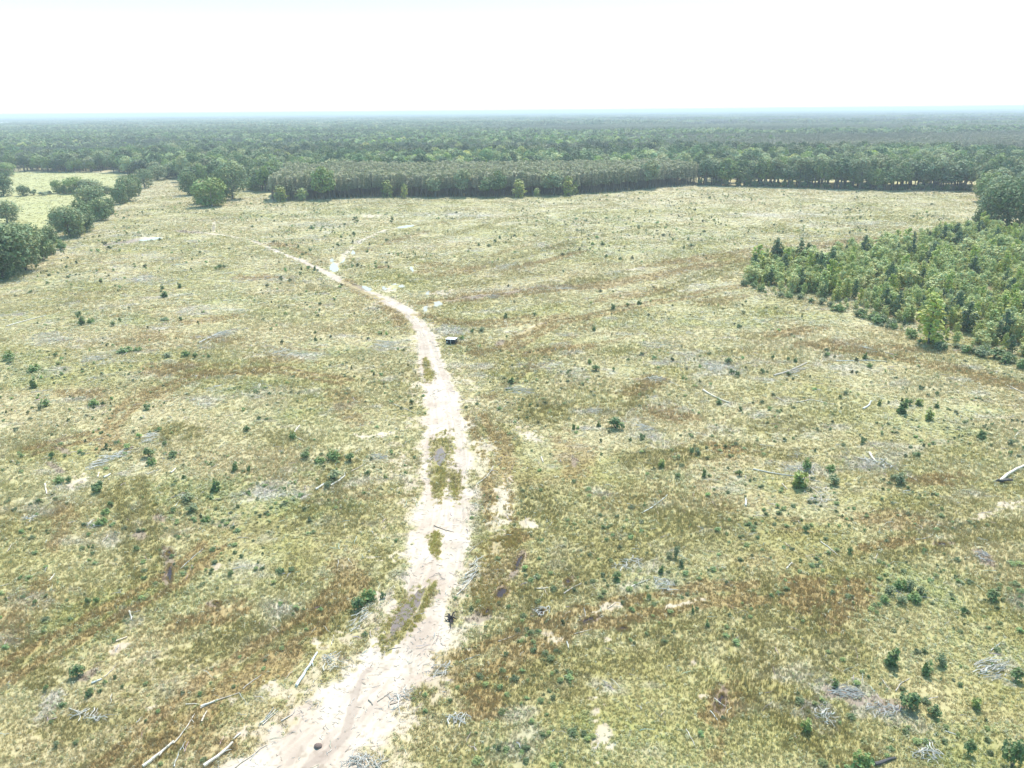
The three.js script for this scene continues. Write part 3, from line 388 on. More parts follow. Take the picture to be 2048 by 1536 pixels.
function seedling(seed, o) { // unit young pine: cone of needle sprays
  R = mul(seed);
  const { n, leaf, k } = o, s = new Soup(), st = new Soup();
  const shoots = Array.from({ length: 5 }, (_, i) => [rr(-0.22, 0.22), rr(-0.22, 0.22), i ? rr(0.45, 0.85) : 1]);
  for (const [a, b, h] of shoots) st.tube([[a * 0.3, 0, b * 0.3], [a, h * 0.95, b]], [0.025, 0.008], 4, BARK);
  for (let i = 0; i < n; i++) { const [a, b, h] = shoots[i % 5], t = Math.pow(R(), 1.1), w = 0.19 * Math.pow(1 - t, 0.5) * rr(0.3, 1.25), g = R() * 6.283, d = unit(), q = 0.3 + 0.7 * t; s.leaf(a * q + w * Math.cos(g), h * (0.06 + 0.9 * t) + 0.05 * d[1], b * q + w * Math.sin(g), leaf * rr(0.6, 1.3), [d[0], Math.abs(d[1]) + 0.3, d[2]].map((v) => v / 1.3), vary(k), 1.5); }
  return { stem: st.build(), foliage: s.build() };
}
const barkMat = new THREE.MeshStandardMaterial({ vertexColors: true, roughness: 0.95 }), leafM = leafMat(0.2, 0.85), needleM = leafMat(0.3, 0.7), mixM = leafMat(0.22, 0.85), thicketM = leafMat(0.38, 0.9);
const K = { oak: [0.15, 0.2, 0.065], dark: [0.1, 0.15, 0.055], bright: [0.21, 0.27, 0.065], grey: [0.26, 0.285, 0.14], pine: [0.3, 0.3, 0.165], young: [0.34, 0.38, 0.1], youngB: [0.44, 0.455, 0.19], lime: [0.38, 0.42, 0.08] };
const whole = (t) => mergeGeometries([t.trunk ?? t.stem, t.crown ?? t.foliage]);
const OAKS = [hardwood(11, { H: 14, W: 11, n: 1100, leaf: 0.8, k: K.oak }), hardwood(12, { H: 15, W: 9, n: 1000, leaf: 0.8, k: K.dark, clear: 0.3 }), hardwood(13, { H: 14, W: 10, n: 1050, leaf: 0.8, k: K.grey, clear: 0.3, count: 16 }), hardwood(14, { H: 13, W: 10, n: 1000, leaf: 0.75, k: K.bright, clear: 0.2 })];
const SLIM = [hardwood(21, { H: 15, W: 7.5, n: 760, leaf: 0.7, k: K.grey, clear: 0.42, count: 11 }), hardwood(22, { H: 15, W: 6.5, n: 640, leaf: 0.7, k: K.oak, clear: 0.35, count: 10 }), hardwood(23, { H: 16, W: 8, n: 560, leaf: 0.7, k: K.grey, clear: 0.5, count: 10 })];
const NEAR = [hardwood(31, { H: 12, W: 11, n: 2600, leaf: 0.55, k: [0.11, 0.16, 0.055], clear: 0.0, count: 24 }), hardwood(32, { H: 11, W: 9, n: 2300, leaf: 0.52, k: K.oak, clear: 0.0, count: 22 }), hardwood(33, { H: 12, W: 10, n: 2300, leaf: 0.52, k: [0.2, 0.24, 0.1], clear: 0.02, count: 22 }), hardwood(34, { H: 10, W: 9, n: 2200, leaf: 0.5, k: K.bright, clear: 0.0, count: 20, bark: PALEBARK })];
const PINES = [tallPine(41, { H: 11, W: 3.4, n: 340, leaf: 0.42, k: K.pine }), tallPine(42, { H: 10.5, W: 3.2, n: 320, leaf: 0.42, k: [0.34, 0.32, 0.2], clear: 0.5 }), tallPine(43, { H: 11.5, W: 3.8, n: 360, leaf: 0.44, k: [0.26, 0.27, 0.135], clear: 0.4 })];
const YOUNG = [sapling(51, { H: 7, W: 3.4, n: 520, leaf: 0.36, k: K.young }), sapling(52, { H: 7.5, W: 3, n: 520, leaf: 0.36, k: K.lime, cone: 0.5 }), sapling(53, { H: 6, W: 4, n: 560, leaf: 0.38, k: K.youngB, cone: 0.8 }), sapling(54, { H: 8, W: 2.8, n: 520, leaf: 0.36, k: K.dark, cone: 0.42 }), sapling(55, { H: 6.5, W: 4.2, n: 560, leaf: 0.38, k: [0.38, 0.42, 0.14], cone: 0.7 })];
const BUSH = [bush(61, { n: 220, leaf: 0.13, k: [0.16, 0.225, 0.08] }), bush(62, { n: 240, leaf: 0.12, k: [0.22, 0.3, 0.085], count: 8 }), bush(63, { n: 220, leaf: 0.11, k: [0.19, 0.24, 0.125], count: 7 }), bush(64, { n: 200, leaf: 0.13, k: [0.14, 0.205, 0.075], count: 5 })];
const CONE = [seedling(71, { n: 190, leaf: 0.15, k: [0.21, 0.265, 0.09] }), seedling(72, { n: 170, leaf: 0.15, k: [0.29, 0.33, 0.09] })];
R = mul(1234);

function plant(kind, shapes, x, z, h, w, H0, W0, label, category, group, turn = R() * 6.283, sink = 0) {
  const o = thing(kind, label, category, group, x, height(x, z) - sink, z); o.rotation.y = turn; o.scale.set(w / W0, h / H0, w / W0);
  for (const [n, g] of Object.entries(shapes)) mesh(n, g, n === 'trunk' || n === 'stem' ? barkMat : shapes === PINES[0] || shapes === PINES[1] || shapes === PINES[2] ? needleM : YOUNG.includes(shapes) || BUSH.includes(shapes) || CONE.includes(shapes) ? thicketM : leafM, o);
  return o;
}

const ONES = ['', 'first', 'second', 'third', 'fourth', 'fifth', 'sixth', 'seventh', 'eighth', 'ninth', 'tenth', 'eleventh', 'twelfth', 'thirteenth', 'fourteenth', 'fifteenth', 'sixteenth', 'seventeenth', 'eighteenth', 'nineteenth'], TENS = ['', '', 'twent', 'thirt', 'fort', 'fift', 'sixt'];
const ordinal = (n) => (n < 20 ? ONES[n] : n % 10 ? TENS[Math.floor(n / 10)] + 'y-' + ONES[n % 10] : TENS[n / 10] + 'ieth');
// ---------- woods: where they stand ----------
const CLEAR = [-56.7,-38.1,-677.4,-616.6,-375.2,-592.8,-331.9,-582.9,-283.7,-572.7,-265.4,-539.1,-237.2,-536.1,-222.8,-518.1,-214.3,-509.4,-190.2,-461.4,-153.5,-458,-135.6,-426.7,-115.2,-367.3,-97.8,-376.6,-74.8,-383.8,-52.8,-386.7,-37.4,-383.2,-5.2,-382.9,24.9,-387.6,40.5,-393.5,62.9,-406.9,84.7,-424.3,106.9,-437.1,127.2,-429.2,146.7,-421.6,167.2,-411.3,189.2,-401.3,212.7,-396.7,235.7,-392.1,235.9,-384.6,177.3,-288.9,158.8,-262,144.7,-249.5,119.3,-231.3,98.9,-219.4,80.4,-208.6,62.6,-195.4,55.8,-177.7,60.9,-167.2,65.9,-162.2,70.9,-153.2,73.4,-145.2,74.8,-128.8,80.6,-125,83.4,-116,90.8,-99.6,59.8,-36.8];
const PLANTATION = [-115.9,-369.4,-98.4,-378.9,-75.2,-386.2,-53.1,-389.1,-37.6,-385.5,-5.2,-385.3,25,-389.9,40.8,-396,63.3,-409.6,85.2,-427.2,107.6,-440.1,129.9,-501.3,-6.5,-496,-140.5,-494.5];
const THICKET = [56,-178.3,61.1,-167.7,66,-162.7,71,-153.6,73.6,-145.5,74.9,-129.1,80.8,-125.3,83.5,-116.3,90.9,-99.8,153.5,-152.1,163.3,-207.7,169.3,-237.1,159.2,-257.4,144.7,-249.5,119.3,-231.3,98.9,-219.4,80.4,-208.6,62.6,-195.4];
const YARD = [149.1,-483.8,276.1,-456.5,263.3,-434.8,142.8,-462.9]; // pale open strip behind the far tree line
// left hedgerow, meadow trees and centre clump: u,v of the trunk's foot give x,z; then height and crown width
const HEDGE = [
  [0, -133.5,-195.9,14,13.5, 'big dark oak at the left edge of the field, nearest of the hedgerow'], [0, -135.1,-189.8,12.6,14.4, 'dark oak cut off by the left frame edge, in front of the hedgerow'], [2, -133.8,-206.6,12.5,10.2, 'rounded oak second along the hedgerow from the left frame edge'], [1, -139.1,-221.7,10.5,8.5, 'leafy tree just left of the bare snag in the hedgerow'], [2, -149,-228.7,9.9,9.4, 'pale green tree behind the big dark oak of the hedgerow'],
  [2, -154.2,-265.8,10.6,10.1, 'spreading tree just beyond the bare snag in the hedgerow'], [0, -165.9,-280.6,7.9,6.5, 'small dark tree left of the spreading tree in the hedgerow'], [1, -161.4,-288,10.3,8.6, 'upright tree in the middle of the hedgerow'], [2, -180.2,-330.6,12.1,11.6, 'broad pale tree at the back of the hedgerow bend'], [1, -165.1,-309,8.7,7.9, 'small tree at the field side of the hedgerow bend'], [3, -154.9,-270.4,6.3,7.3, 'bright low tree at the foot of the spreading hedgerow tree'],
  [1, -153.8,-253,5.9,5.2, 'low tree right behind the bare snag'], [0, -155,-278.8,7.2,5.7, 'dark low tree at the field side of the hedgerow middle'], [1, -171.3,-326.6,7.1,6.2, 'small tree at the far tip of the hedgerow bend'], [2, -226.6,-514.6,8.9,9.7, 'pale tree where the lane strip meets the far wood'], [0, -140.2,-211.1,10.6,10.1, 'dark oak in the shadow behind the nearest hedgerow oak'], [1, -140.9,-230,4.6,4.1, 'low bush-like tree under the bare snag'],
  [2, -198.9,-302.4,8.9,9.5, 'round grey-green tree alone in the near pasture at far left'], [0, -269.1,-411.4,11.3,11.2, 'round dark tree in the far pasture at far left'], [3, -356.4,-553,8.9,13.7, 'bright tree at the far corner of the pasture'],
  [1, -186.5,-368.4,9.7,7.5, 'ragged tree at the near end of the strip beside the grassy lane'], [2, -188.4,-381.4,11.9,8.7, 'tallest tree in the strip beside the grassy lane'], [1, -196.2,-405.5,11.1,7.7, 'tree in the middle of the strip beside the grassy lane'], [2, -212.2,-450.9,10.6,9.7, 'tree toward the far end of the strip beside the grassy lane'], [2, -227.5,-503.1,9.3,11.5, 'rounded tree at the far end of the strip beside the grassy lane'],
  [1, -167.7,-405.7,12.6,9.8, 'slim dark-stemmed tree at the left of the centre clump'], [3, -137.5,-354.8,12.5,14.2, 'bright leafy tree at the front of the centre clump'], [2, -138,-384.2,17.7,14.9, 'tall grey-green tree at the back of the centre clump'], [1, -141.7,-377.8,13.7,10.1, 'dark tree in the middle of the centre clump'], [3, -146.2,-365.4,8.3,8.3, 'low bright tree at the left front of the centre clump'], [3, -142.1,-427.3,6.9,9.7, 'small leafy tree right of the centre clump'], [1, -157.1,-458.4,8,7.3, 'small dark tree between the centre clump and the pines'],
  [0, -257.9,-410.5,5.7,6.2, 'small round tree leftmost in the pasture hedge'], [3, -246.7,-422.5,6.9,6.9, 'small bright tree in the pasture hedge'], [3, -237,-421.7,8.4,10.3, 'largest bright tree in the pasture hedge'], [2, -229.3,-423.8,7.4,11.5, 'pale tree at the lane end of the pasture hedge'], [1, -241.7,-419.5,4.7,3.4, 'slim small tree beside the small bright tree in the pasture hedge'], [0, -218,-417.5,4.2,7.3, 'low dark tree at the lane end of the pasture hedge'],
];
for (const [k, x, z, h, w, label] of HEDGE) plant('oak_tree', NEAR[k], x, z, h * 1.04, w, [12, 11, 12, 10][k], [11, 9, 10, 9][k] * 0.95, label, 'tree', 'trees of the hedgerow, pasture and centre clump');
for (const [x, z, h, w] of [[-255.5,-415.4,3.1,5.1], [-249.2,-412.3,2.1,6.2], [-248.7,-417.4,2.1,4.5], [-218.6,-412.4,2.6,5.6], [-206.9,-403.9,2.5,5.5]]) plant('hedge_bush', BUSH[3], x, z, h, w, 1, 1, 'low dark bush in the hedge between the two pastures', 'bush', 'bushes of the pasture hedge');
{ // the bare snag and its broken stub
  const s = new Soup(); R = mul(5); s.tube([[0, 0, 0], [0.1, 3, 0], [0.0, 6.4, 0.1]], [0.28, 0.2, 0.08], 6, BARK); s.tube([[-0.3, 0, 0.2], [-1.2, 1.2, 0.3], [-1.5, 2.4, 0.2]], [0.35, 0.25, 0.1], 5, BARK); s.tube([[0, 3.6, 0], [0.6, 4.6, 0.2]], [0.08, 0.02], 4, BARK);
  const [x, z] = [-145.2,-237.2]; const o = thing('dead_tree', 'bare dead snag standing at the end of the big hedgerow oaks', 'tree', undefined, x, height(x, z) - 0.05, z); mesh('trunk', s.build(), barkMat, o);
  const [x2, z2] = [-142.2,-238.9]; plant('hedge_bush', BUSH[1], x2, z2, 3.4, 4.6, 1, 1, 'yellowish bush at the foot of the bare snag', 'bush');
}
R = mul(77);
{ // far tree line on the right, trunks in view against the pale strip
  const L = [108.7,-440,128,-432.1,147.7,-424.4,168.2,-414,190.4,-403.9,214,-399.2,237.2,-394.6], n = 58;
  for (let i = 0; i < n; i++) {
    const t = ((i + rr(-0.3, 0.3)) / (n - 1)) * (L.length / 2 - 1), k = Math.min(L.length / 2 - 2, Math.max(0, Math.floor(t))), f = t - k, x = lerp(L[2 * k], L[2 * k + 2], f), z = lerp(L[2 * k + 1], L[2 * k + 3], f) - rr(0, 10), s = Math.floor(R() * 3), h = rr(11, 16.5);
    plant('field_edge_tree', SLIM[s], x, z, h, h * [0.5, 0.42, 0.5][s] * rr(0.85, 1.15), [15, 15, 16][s], [7.5, 6.5, 8][s], ordinal(i + 1) + ' slender trunk from the left in the far tree line at the right', 'tree', 'trees of the far tree line at the right');
  }
  for (let i = 0; i < 80; i++) { const t = R() * (L.length / 2 - 1.001), k = Math.floor(t), f = t - k, x = lerp(L[2 * k], L[2 * k + 2], f) + rr(-2, 2), z = lerp(L[2 * k + 1], L[2 * k + 3], f) + rr(-4, 3); plant('undergrowth_bush', BUSH[i % 4], x, z, rr(1.5, 4.5), rr(2, 4.5), 1, 1, 'leafy bush at the foot of the far tree line at the right', 'bush', 'bushes under the far tree line'); }
}
// tall trees at the right edge, above the thicket
for (const [k, x, z, h, w, label] of [
  [0, 170.1,-261.3,17.3,15.3, 'biggest dark tree at the right frame edge above the thicket'], [2, 173,-273.2,14.6,10.4, 'broad grey-green tree left of the biggest right-edge tree'], [1, 166.9,-269.9,8.7,6.2, 'feathery tree leftmost of the right-edge group'], [0, 172,-252.3,17.7,14.5, 'dark tree cut by the right frame edge above the thicket'], [2, 205,-321.2,13.4,12.1, 'pale rounded tree behind the right-edge group'], [1, 221.8,-334.4,12.6,12.5, 'dark rounded tree at the back of the right-edge group'], [2, 218.2,-350.2,8.8,9.6, 'low pale tree where the far tree line meets the right edge'], [0, 190.4,-268.5,18.7,17, 'big dark tree just outside the right frame edge'],
]) plant('oak_tree', NEAR[k], x, z, h * 1.03, w, [12, 11, 12, 10][k], [11, 9, 10, 9][k] * 0.95, label, 'tree', 'trees at the right edge');
{ // plantation: straight rows of pines; the outer rows are trees of their own
  const A = [PLANTATION[0], PLANTATION[1]], B = [PLANTATION[20], PLANTATION[21]], L = Math.hypot(B[0] - A[0], B[1] - A[1]), ux = (B[0] - A[0]) / L, uz = (B[1] - A[1]) / L, rest = [[], [], []], front = [];
  for (let r = -8; r < 46; r++) for (let c = -2; c < L / 2.3 + 4; c++) {
    const x = A[0] + ux * c * 2.3 + uz * r * 2.8 + rr(-0.5, 0.5), z = A[1] + uz * c * 2.3 - ux * r * 2.8 + rr(-0.5, 0.5);
    if (!inPoly(PLANTATION, x, z)) continue;
    front.push([x, z, !inPoly(PLANTATION, x + uz * -3.4, z + ux * 3.4)]);
  }
  let n = 0;
  for (const [x, z, edge] of front) {
    const k = Math.floor(R() * 3), h = rr(9.4, 11.8) * (1 + 0.06 * noise(x / 14, z / 14)), w = rr(3, 4.4);
    if (edge && n < 240) { n++; plant('pine_tree', PINES[k], x, z, h, w, [11, 10.5, 11.5][k], [3.4, 3.2, 3.8][k], 'straight bare-trunked pine in the front rows of the dense plantation', 'tree', 'pines along the front of the plantation'); }
    else rest[k].push({ x, y: -0.1, z, sx: w / [3.4, 3.2, 3.8][k], sy: h / [11, 10.5, 11.5][k], ry: R() * 6.28, c: [1.22, 1.18, 1.15] });
  }
  rest.forEach((it, k) => tag(instanced('pine_stand', whole(PINES[k]), mixM, it), 'close-set interior of the pine plantation', 'pine stand'));
  for (const [x, z, h, w, k, label] of [[-61.6,-387.4,8.7,7.1, 0, 'light green sapling before the dark pines, left of the middle'], [-52.2,-382.1,7.2,4, 0, 'small green sapling just right of the light green one before the pines'], [4.2,-379.9,9.1,7.4, 0, 'light green sapling before the pines, right of the middle'], [28.9,-387.2,9.7,7, 0, 'tall light green sapling before the right half of the pines'], [32.8,-391.7,6.4,3.5, 0, 'small sapling beside the tall light green one before the pines'], [-110.4,-371.1,7.9,7.4, 0, 'bushy green tree at the left corner of the pines'], [-101,-374.7,6.1,7, 4, 'bushy sapling near the left corner of the pines'], [13.2,-383.8,4.3,4, 4, 'low sapling between the two light green ones before the pines']]) plant('edge_sapling', YOUNG[k], x, z, h, w, [7, 7.5, 6, 8, 6.5][k], [3.4, 3, 4, 2.8, 4.2][k], label, 'tree', 'saplings before the plantation');
  console.log('pines', n, front.length);
}
R = mul(4321);
{ // thicket of young trees on the right
  const rim = [56,-178.3,61.1,-167.7,66,-162.7,71,-153.6,73.6,-145.5,74.9,-129.1,80.8,-125.3,83.5,-116.3,90.9,-99.8], edgeIn = (x, z) => { let d = 99; for (let i = 0; i + 3 < rim.length; i += 2) { const dx = rim[i + 2] - rim[i], dz = rim[i + 3] - rim[i + 1], t = clamp(((x - rim[i]) * dx + (z - rim[i + 1]) * dz) / (dx * dx + dz * dz)); d = Math.min(d, Math.hypot(x - rim[i] - t * dx, z - rim[i + 1] - t * dz)); } return d - 5; };
  const spots = [];
  for (let i = 0; i < 26000 && spots.length < 1500; i++) { const x = rr(40, 210), z = -rr(95, 270); if (!inPoly(THICKET, x, z)) continue; const q = 1.6 + 0.8 * noise(x / 6, z / 6); if (spots.some((s) => Math.hypot(s[0] - x, s[1] - z) < q)) continue; spots.push([x, z]); }
  const seen = (x, z) => Math.abs(x / -z) < 0.7;
  spots.sort((a, b) => b[1] - a[1]);
  const H0 = [7, 7.5, 6, 8, 6.5], W0 = [3.4, 3, 4, 2.8, 4.2], rest = YOUNG.map(() => []); let n = 0;
  for (const [x, z] of spots) {
    const k = [0, 2, 4, 2, 4, 0, 1, 3, 2, 4][Math.floor(R() * 10)], tall = k === 3 || k === 1 ? 1.35 : 1, h = (rr(1.2, 4.6) + 1.5 * noise(x / 8, z / 8)) * tall * sstep(-7, 4, edgeIn(x, z)) + 0.5, w = h * W0[k] / H0[k] * rr(0.9, 1.5);
    if (seen(x, z) && n < 290 && R() < 0.5) { n++; plant('young_tree', YOUNG[k], x, z, h, w, H0[k], W0[k], ['green young tree', 'yellow-green conical young tree', 'pale grey-green bushy young tree', 'dark narrow young tree', 'soft green spreading young tree'][k] + ' in the thicket on the right', 'tree', 'young trees of the thicket: ' + ['green', 'yellow-green', 'pale', 'dark', 'spreading'][k]); }
    else rest[k].push({ x, y: height(x, z) - 0.05, z, sx: w / W0[k], sy: h / H0[k], ry: R() * 6.28 });
  }
  rest.forEach((it, k) => it.length && tag(instanced('thicket', whole(YOUNG[k]), thicketM, it), 'dense regrowth filling the thicket on the right', 'thicket'));
  const edge = [57,-179.9,60.9,-167.2,65.9,-162.2,70.9,-153.2,73.4,-145.2,74.8,-128.8,80.6,-125,83.4,-116];
  for (let i = 0; i < 64; i++) { const t = R() * (edge.length / 2 - 1.001), q = Math.floor(t), f = t - q, x = lerp(edge[2 * q], edge[2 * q + 2], f) + rr(-1.5, 1), z = lerp(edge[2 * q + 1], edge[2 * q + 3], f) + rr(-1, 2.6), k = [1, 2, 1, 2, 0][i % 5], h = rr(0.7, 2); plant('thicket_shrub', BUSH[k], x, z, h, h * rr(1.1, 1.8), 1, 1, ['dark green', 'bright green', 'grey-green'][k] + ' shrub along the field edge of the thicket', 'shrub', 'shrubs along the thicket edge: ' + ['dark', 'bright', 'grey'][k]); }
  plant('young_tree', YOUNG[1], 75.1,-130, 9.2, 5.6, 7.5, 3, 'tall open-crowned tree at the front of the thicket', 'tree');
  console.log('thicket', n, spots.length);
}
R = mul(99001);
{ // belts of hardwood and pine behind; nearest crowns are trees of their own, the rest one mass
  const far = { hard: [[], [], [], []], slim: [[], [], []], pine: [[], [], []] }; let own = 0;
  const pineZone = (x, z) => { const d = Math.hypot(x, z), a = x / -z; return 0.6 * sstep(-0.22, 0.3, a + 0.12 * noise(x / 190, z / 120)) * sstep(520, 760, d + 120 * noise(x / 210, z / 90)) - 0.22 + 0.95 * fbm(x / 700 + 3, z / 120, 3) + 0.35 * noise(x / 140, z / 60 + 8) + (a < -0.1 ? 0.3 * sstep(680, 800, d) * sstep(1200, 1000, d) : 0) - 1.2 * sstep(740, 640, d); };
  const step = 6.2;
  const cells = [];
  for (let z = -340; z > -1750; z -= step) for (let x = z * 0.82; x < -z * 0.82; x += step) cells.push([x + rr(-2.6, 2.6), z + rr(-2.6, 2.6)]);
  for (const [x, z] of cells) {
    if (z > -760 && (inPoly(CLEAR, x, z) || inPoly(PLANTATION, x, z) || inPoly(YARD, x, z))) continue;
    const d = Math.hypot(x, z), pz = pineZone(x, z), tint = 1 + 0.2 * noise(x / 60, z / 60) + 0.35 * noise(x / 420, z / 90);
    if (pz > 0.18) {
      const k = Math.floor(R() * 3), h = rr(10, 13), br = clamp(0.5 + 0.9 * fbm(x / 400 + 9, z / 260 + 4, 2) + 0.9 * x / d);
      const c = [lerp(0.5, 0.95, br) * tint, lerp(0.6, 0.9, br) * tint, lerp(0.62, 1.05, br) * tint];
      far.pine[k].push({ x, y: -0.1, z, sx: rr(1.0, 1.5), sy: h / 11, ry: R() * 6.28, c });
    } else {
      if (R() < 0.28) continue;
      const k = Math.floor(R() * 4), h = rr(9.5, 15.5) + 1.5 * noise(x / 50, z / 50), w = rr(8, 12.5);
      const lt = rr(0.6, 1.45) * tint, c = [lt, lt * rr(0.95, 1.05), lt * 0.95]; if (R() < 0.05) { c[0] *= 1.4; c[1] *= 1.3; c[2] *= 0.9; }
      if (own < 250 && d < 585 && Math.abs(x / -z) < 0.69) { own++; plant('woodland_tree', OAKS[k], x, z, h, w, [14, 15, 14, 13][k], [11, 9, 10, 10][k], ['dark green', 'deep green', 'grey-green', 'bright green'][k] + ' broad-crowned tree in the wood beyond the clearing', 'tree', 'broad-crowned trees of the far wood: ' + ['dark', 'deep', 'grey', 'bright'][k]); }
      else far.hard[k].push({ x, y: -0.1, z, sx: w / [11, 9, 10, 10][k], sy: h / 14, ry: R() * 6.28, c });
    }
  }
  const LOW = [hardwood(81, { H: 14, W: 11, n: 260, leaf: 1.7, k: K.oak, count: 9 }), hardwood(82, { H: 15, W: 9, n: 240, leaf: 1.6, k: K.dark, count: 9 }), hardwood(83, { H: 14, W: 10, n: 240, leaf: 1.6, k: K.grey, count: 9 }), hardwood(84, { H: 13, W: 10, n: 240, leaf: 1.6, k: K.bright, count: 9 })];
  far.hard.forEach((it, k) => { const a = it.filter((i) => -i.z < 800), b = it.filter((i) => -i.z >= 800); tag(instanced('woodland', whole(OAKS[k]), mixM, a), 'broad-leaved wood beyond the clearing', 'woodland'); tag(instanced('distant_forest', whole(LOW[k]), mixM, b), 'distant broad-leaved forest', 'forest'); });
  far.pine.forEach((it, k) => tag(instanced('pine_forest', whole(PINES[k]), mixM, it), 'wide grey-green pine forest toward the horizon', 'forest'));
  console.log('woods', own, far.hard.map((a) => a.length), far.pine.map((a) => a.length));
  // the forest toward the horizon: patches of canopy, each a hundred metres of crowns
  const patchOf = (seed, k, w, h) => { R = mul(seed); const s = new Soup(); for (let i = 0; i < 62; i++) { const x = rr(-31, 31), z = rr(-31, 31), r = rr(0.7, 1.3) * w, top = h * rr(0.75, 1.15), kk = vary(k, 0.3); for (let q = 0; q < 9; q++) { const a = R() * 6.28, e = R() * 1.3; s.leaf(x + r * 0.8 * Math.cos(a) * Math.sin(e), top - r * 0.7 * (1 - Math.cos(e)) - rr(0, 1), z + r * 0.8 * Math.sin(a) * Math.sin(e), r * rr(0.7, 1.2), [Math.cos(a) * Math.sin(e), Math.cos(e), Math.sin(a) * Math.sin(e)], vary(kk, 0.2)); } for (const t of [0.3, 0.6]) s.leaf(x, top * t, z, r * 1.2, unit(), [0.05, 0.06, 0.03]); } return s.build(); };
  const shapes = [patchOf(91, K.oak, 4.6, 13), patchOf(92, K.grey, 4.4, 13), patchOf(93, K.pine, 2.6, 12), patchOf(94, [0.19, 0.185, 0.15], 2.6, 12)], lists = shapes.map(() => []);
  R = mul(555);
  for (const [z0, z1, st] of [[1800, 12000, 60], [12000, 36000, 80]]) for (let z = -z0; z > -z1; z -= st) for (let x = z * 0.8; x < -z * 0.8; x += st) {
    const pz = pineZone(x, z) - 0.1, tint = 1 + 0.5 * fbm(x / 500, z / 260, 2), px = pz > 0.15, k = px ? (fbm(x / 700 + 9, z / 400 + 4, 2) + 0.9 * x / -z > 0 ? 3 : 2) : R() < 0.5 ? 0 : 1;
    if (!px && fbm(x / 260 + 77, z / 200, 2) > 0.62) continue;
    lists[k].push({ x: x + rr(-8, 8), y: rr(-1.5, 1.5) + 7 * Math.max(0, fbm(x / 2600, z / 2600, 2)) * sstep(4000, 8000, -z), z: z + rr(-8, 8), sx: 1.03 * st / 60, sy: rr(0.85, 1.2), ry: Math.floor(R() * 4) * 1.5708, c: [tint, tint, tint] });
  }
  lists.forEach((it, k) => tag(instanced('horizon_forest', shapes[k], mixM, it), 'hazy forest reaching to the horizon', 'forest'));
  console.log('horizon', lists.map((a) => a.length));
}

// ---------- shrubs standing in the clearing ----------
const LANDMARKS = [ // things one can find, for telling look-alikes apart
  ['the black box blind', -10.9,-133.2], ['the charred stump by the road', -5.3,-52.8], ['the muddy pool in the road', -8.4,-55.8], ['the long white log left of the road', -15.9,-46.8], ['the crossed sticks right of the road', 2.3,-57.1], ['the white rail-like log by the thicket', 58,-120.1], ['the twin grey logs before the thicket', 45.2,-115.8], ['the long log in the right middle', 31.7,-78.7], ['the dark-rooted log at the right edge', 55.8,-76.8], ['the sand patch at the bottom right of the road', 6.1,-40.2], ['the grey brush mat at lower right', 24.3,-44], ['the pale debris strip at left', -49.7,-85.1], ['the split log in the left middle', -57.2,-137.5], ['the bush-hidden log left of the road', -20.3,-78.4], ['the dark strip of water at left', -32.1,-60.4], ['the white logs at the bottom left corner', -23.6,-38.8], ['the mud rut at lower left', -32.3,-46.2], ['the stick pile right of the road', 1.3,-107.5], ['the two-forked puddles at the far fork', -48.8,-211.4], ['the front of the thicket', 68.2,-146.9], ['the bottom right corner', 31.8,-38.6], ['the far left long log', -100.1,-150.4], ['the slanting log right of centre', 30.2,-104.7], ['the dark pool at far right', 41.5,-63.2],
];
const ranks = {};
const ORD = ['nearest', 'second nearest', 'third nearest', 'fourth nearest', 'fifth nearest', 'sixth nearest', 'seventh nearest', 'eighth nearest', 'ninth nearest', 'tenth nearest', 'eleventh nearest', 'twelfth nearest'];
function rankLabels(list) { // list: {adj, x, z}; sets .label so that each singles out one thing
  const by = {};
  for (const s of list) { let b = null, bd = 1e9; for (const [n, x, z] of LANDMARKS) { const d = Math.hypot(s.x - x, s.z - z); if (d < bd) { bd = d; b = n; } } s.d = bd; s.mark = b; (by[s.adj + b] ??= []).push(s); }
  for (const k in by) by[k].sort((a, b) => a.d - b.d).forEach((s, i, all) => { s.label = all.length === 1 ? `${s.adj} close to ${s.mark}` : `${s.adj}, ${ORD[Math.min(i, 11)]} to ${s.mark}`; });
}
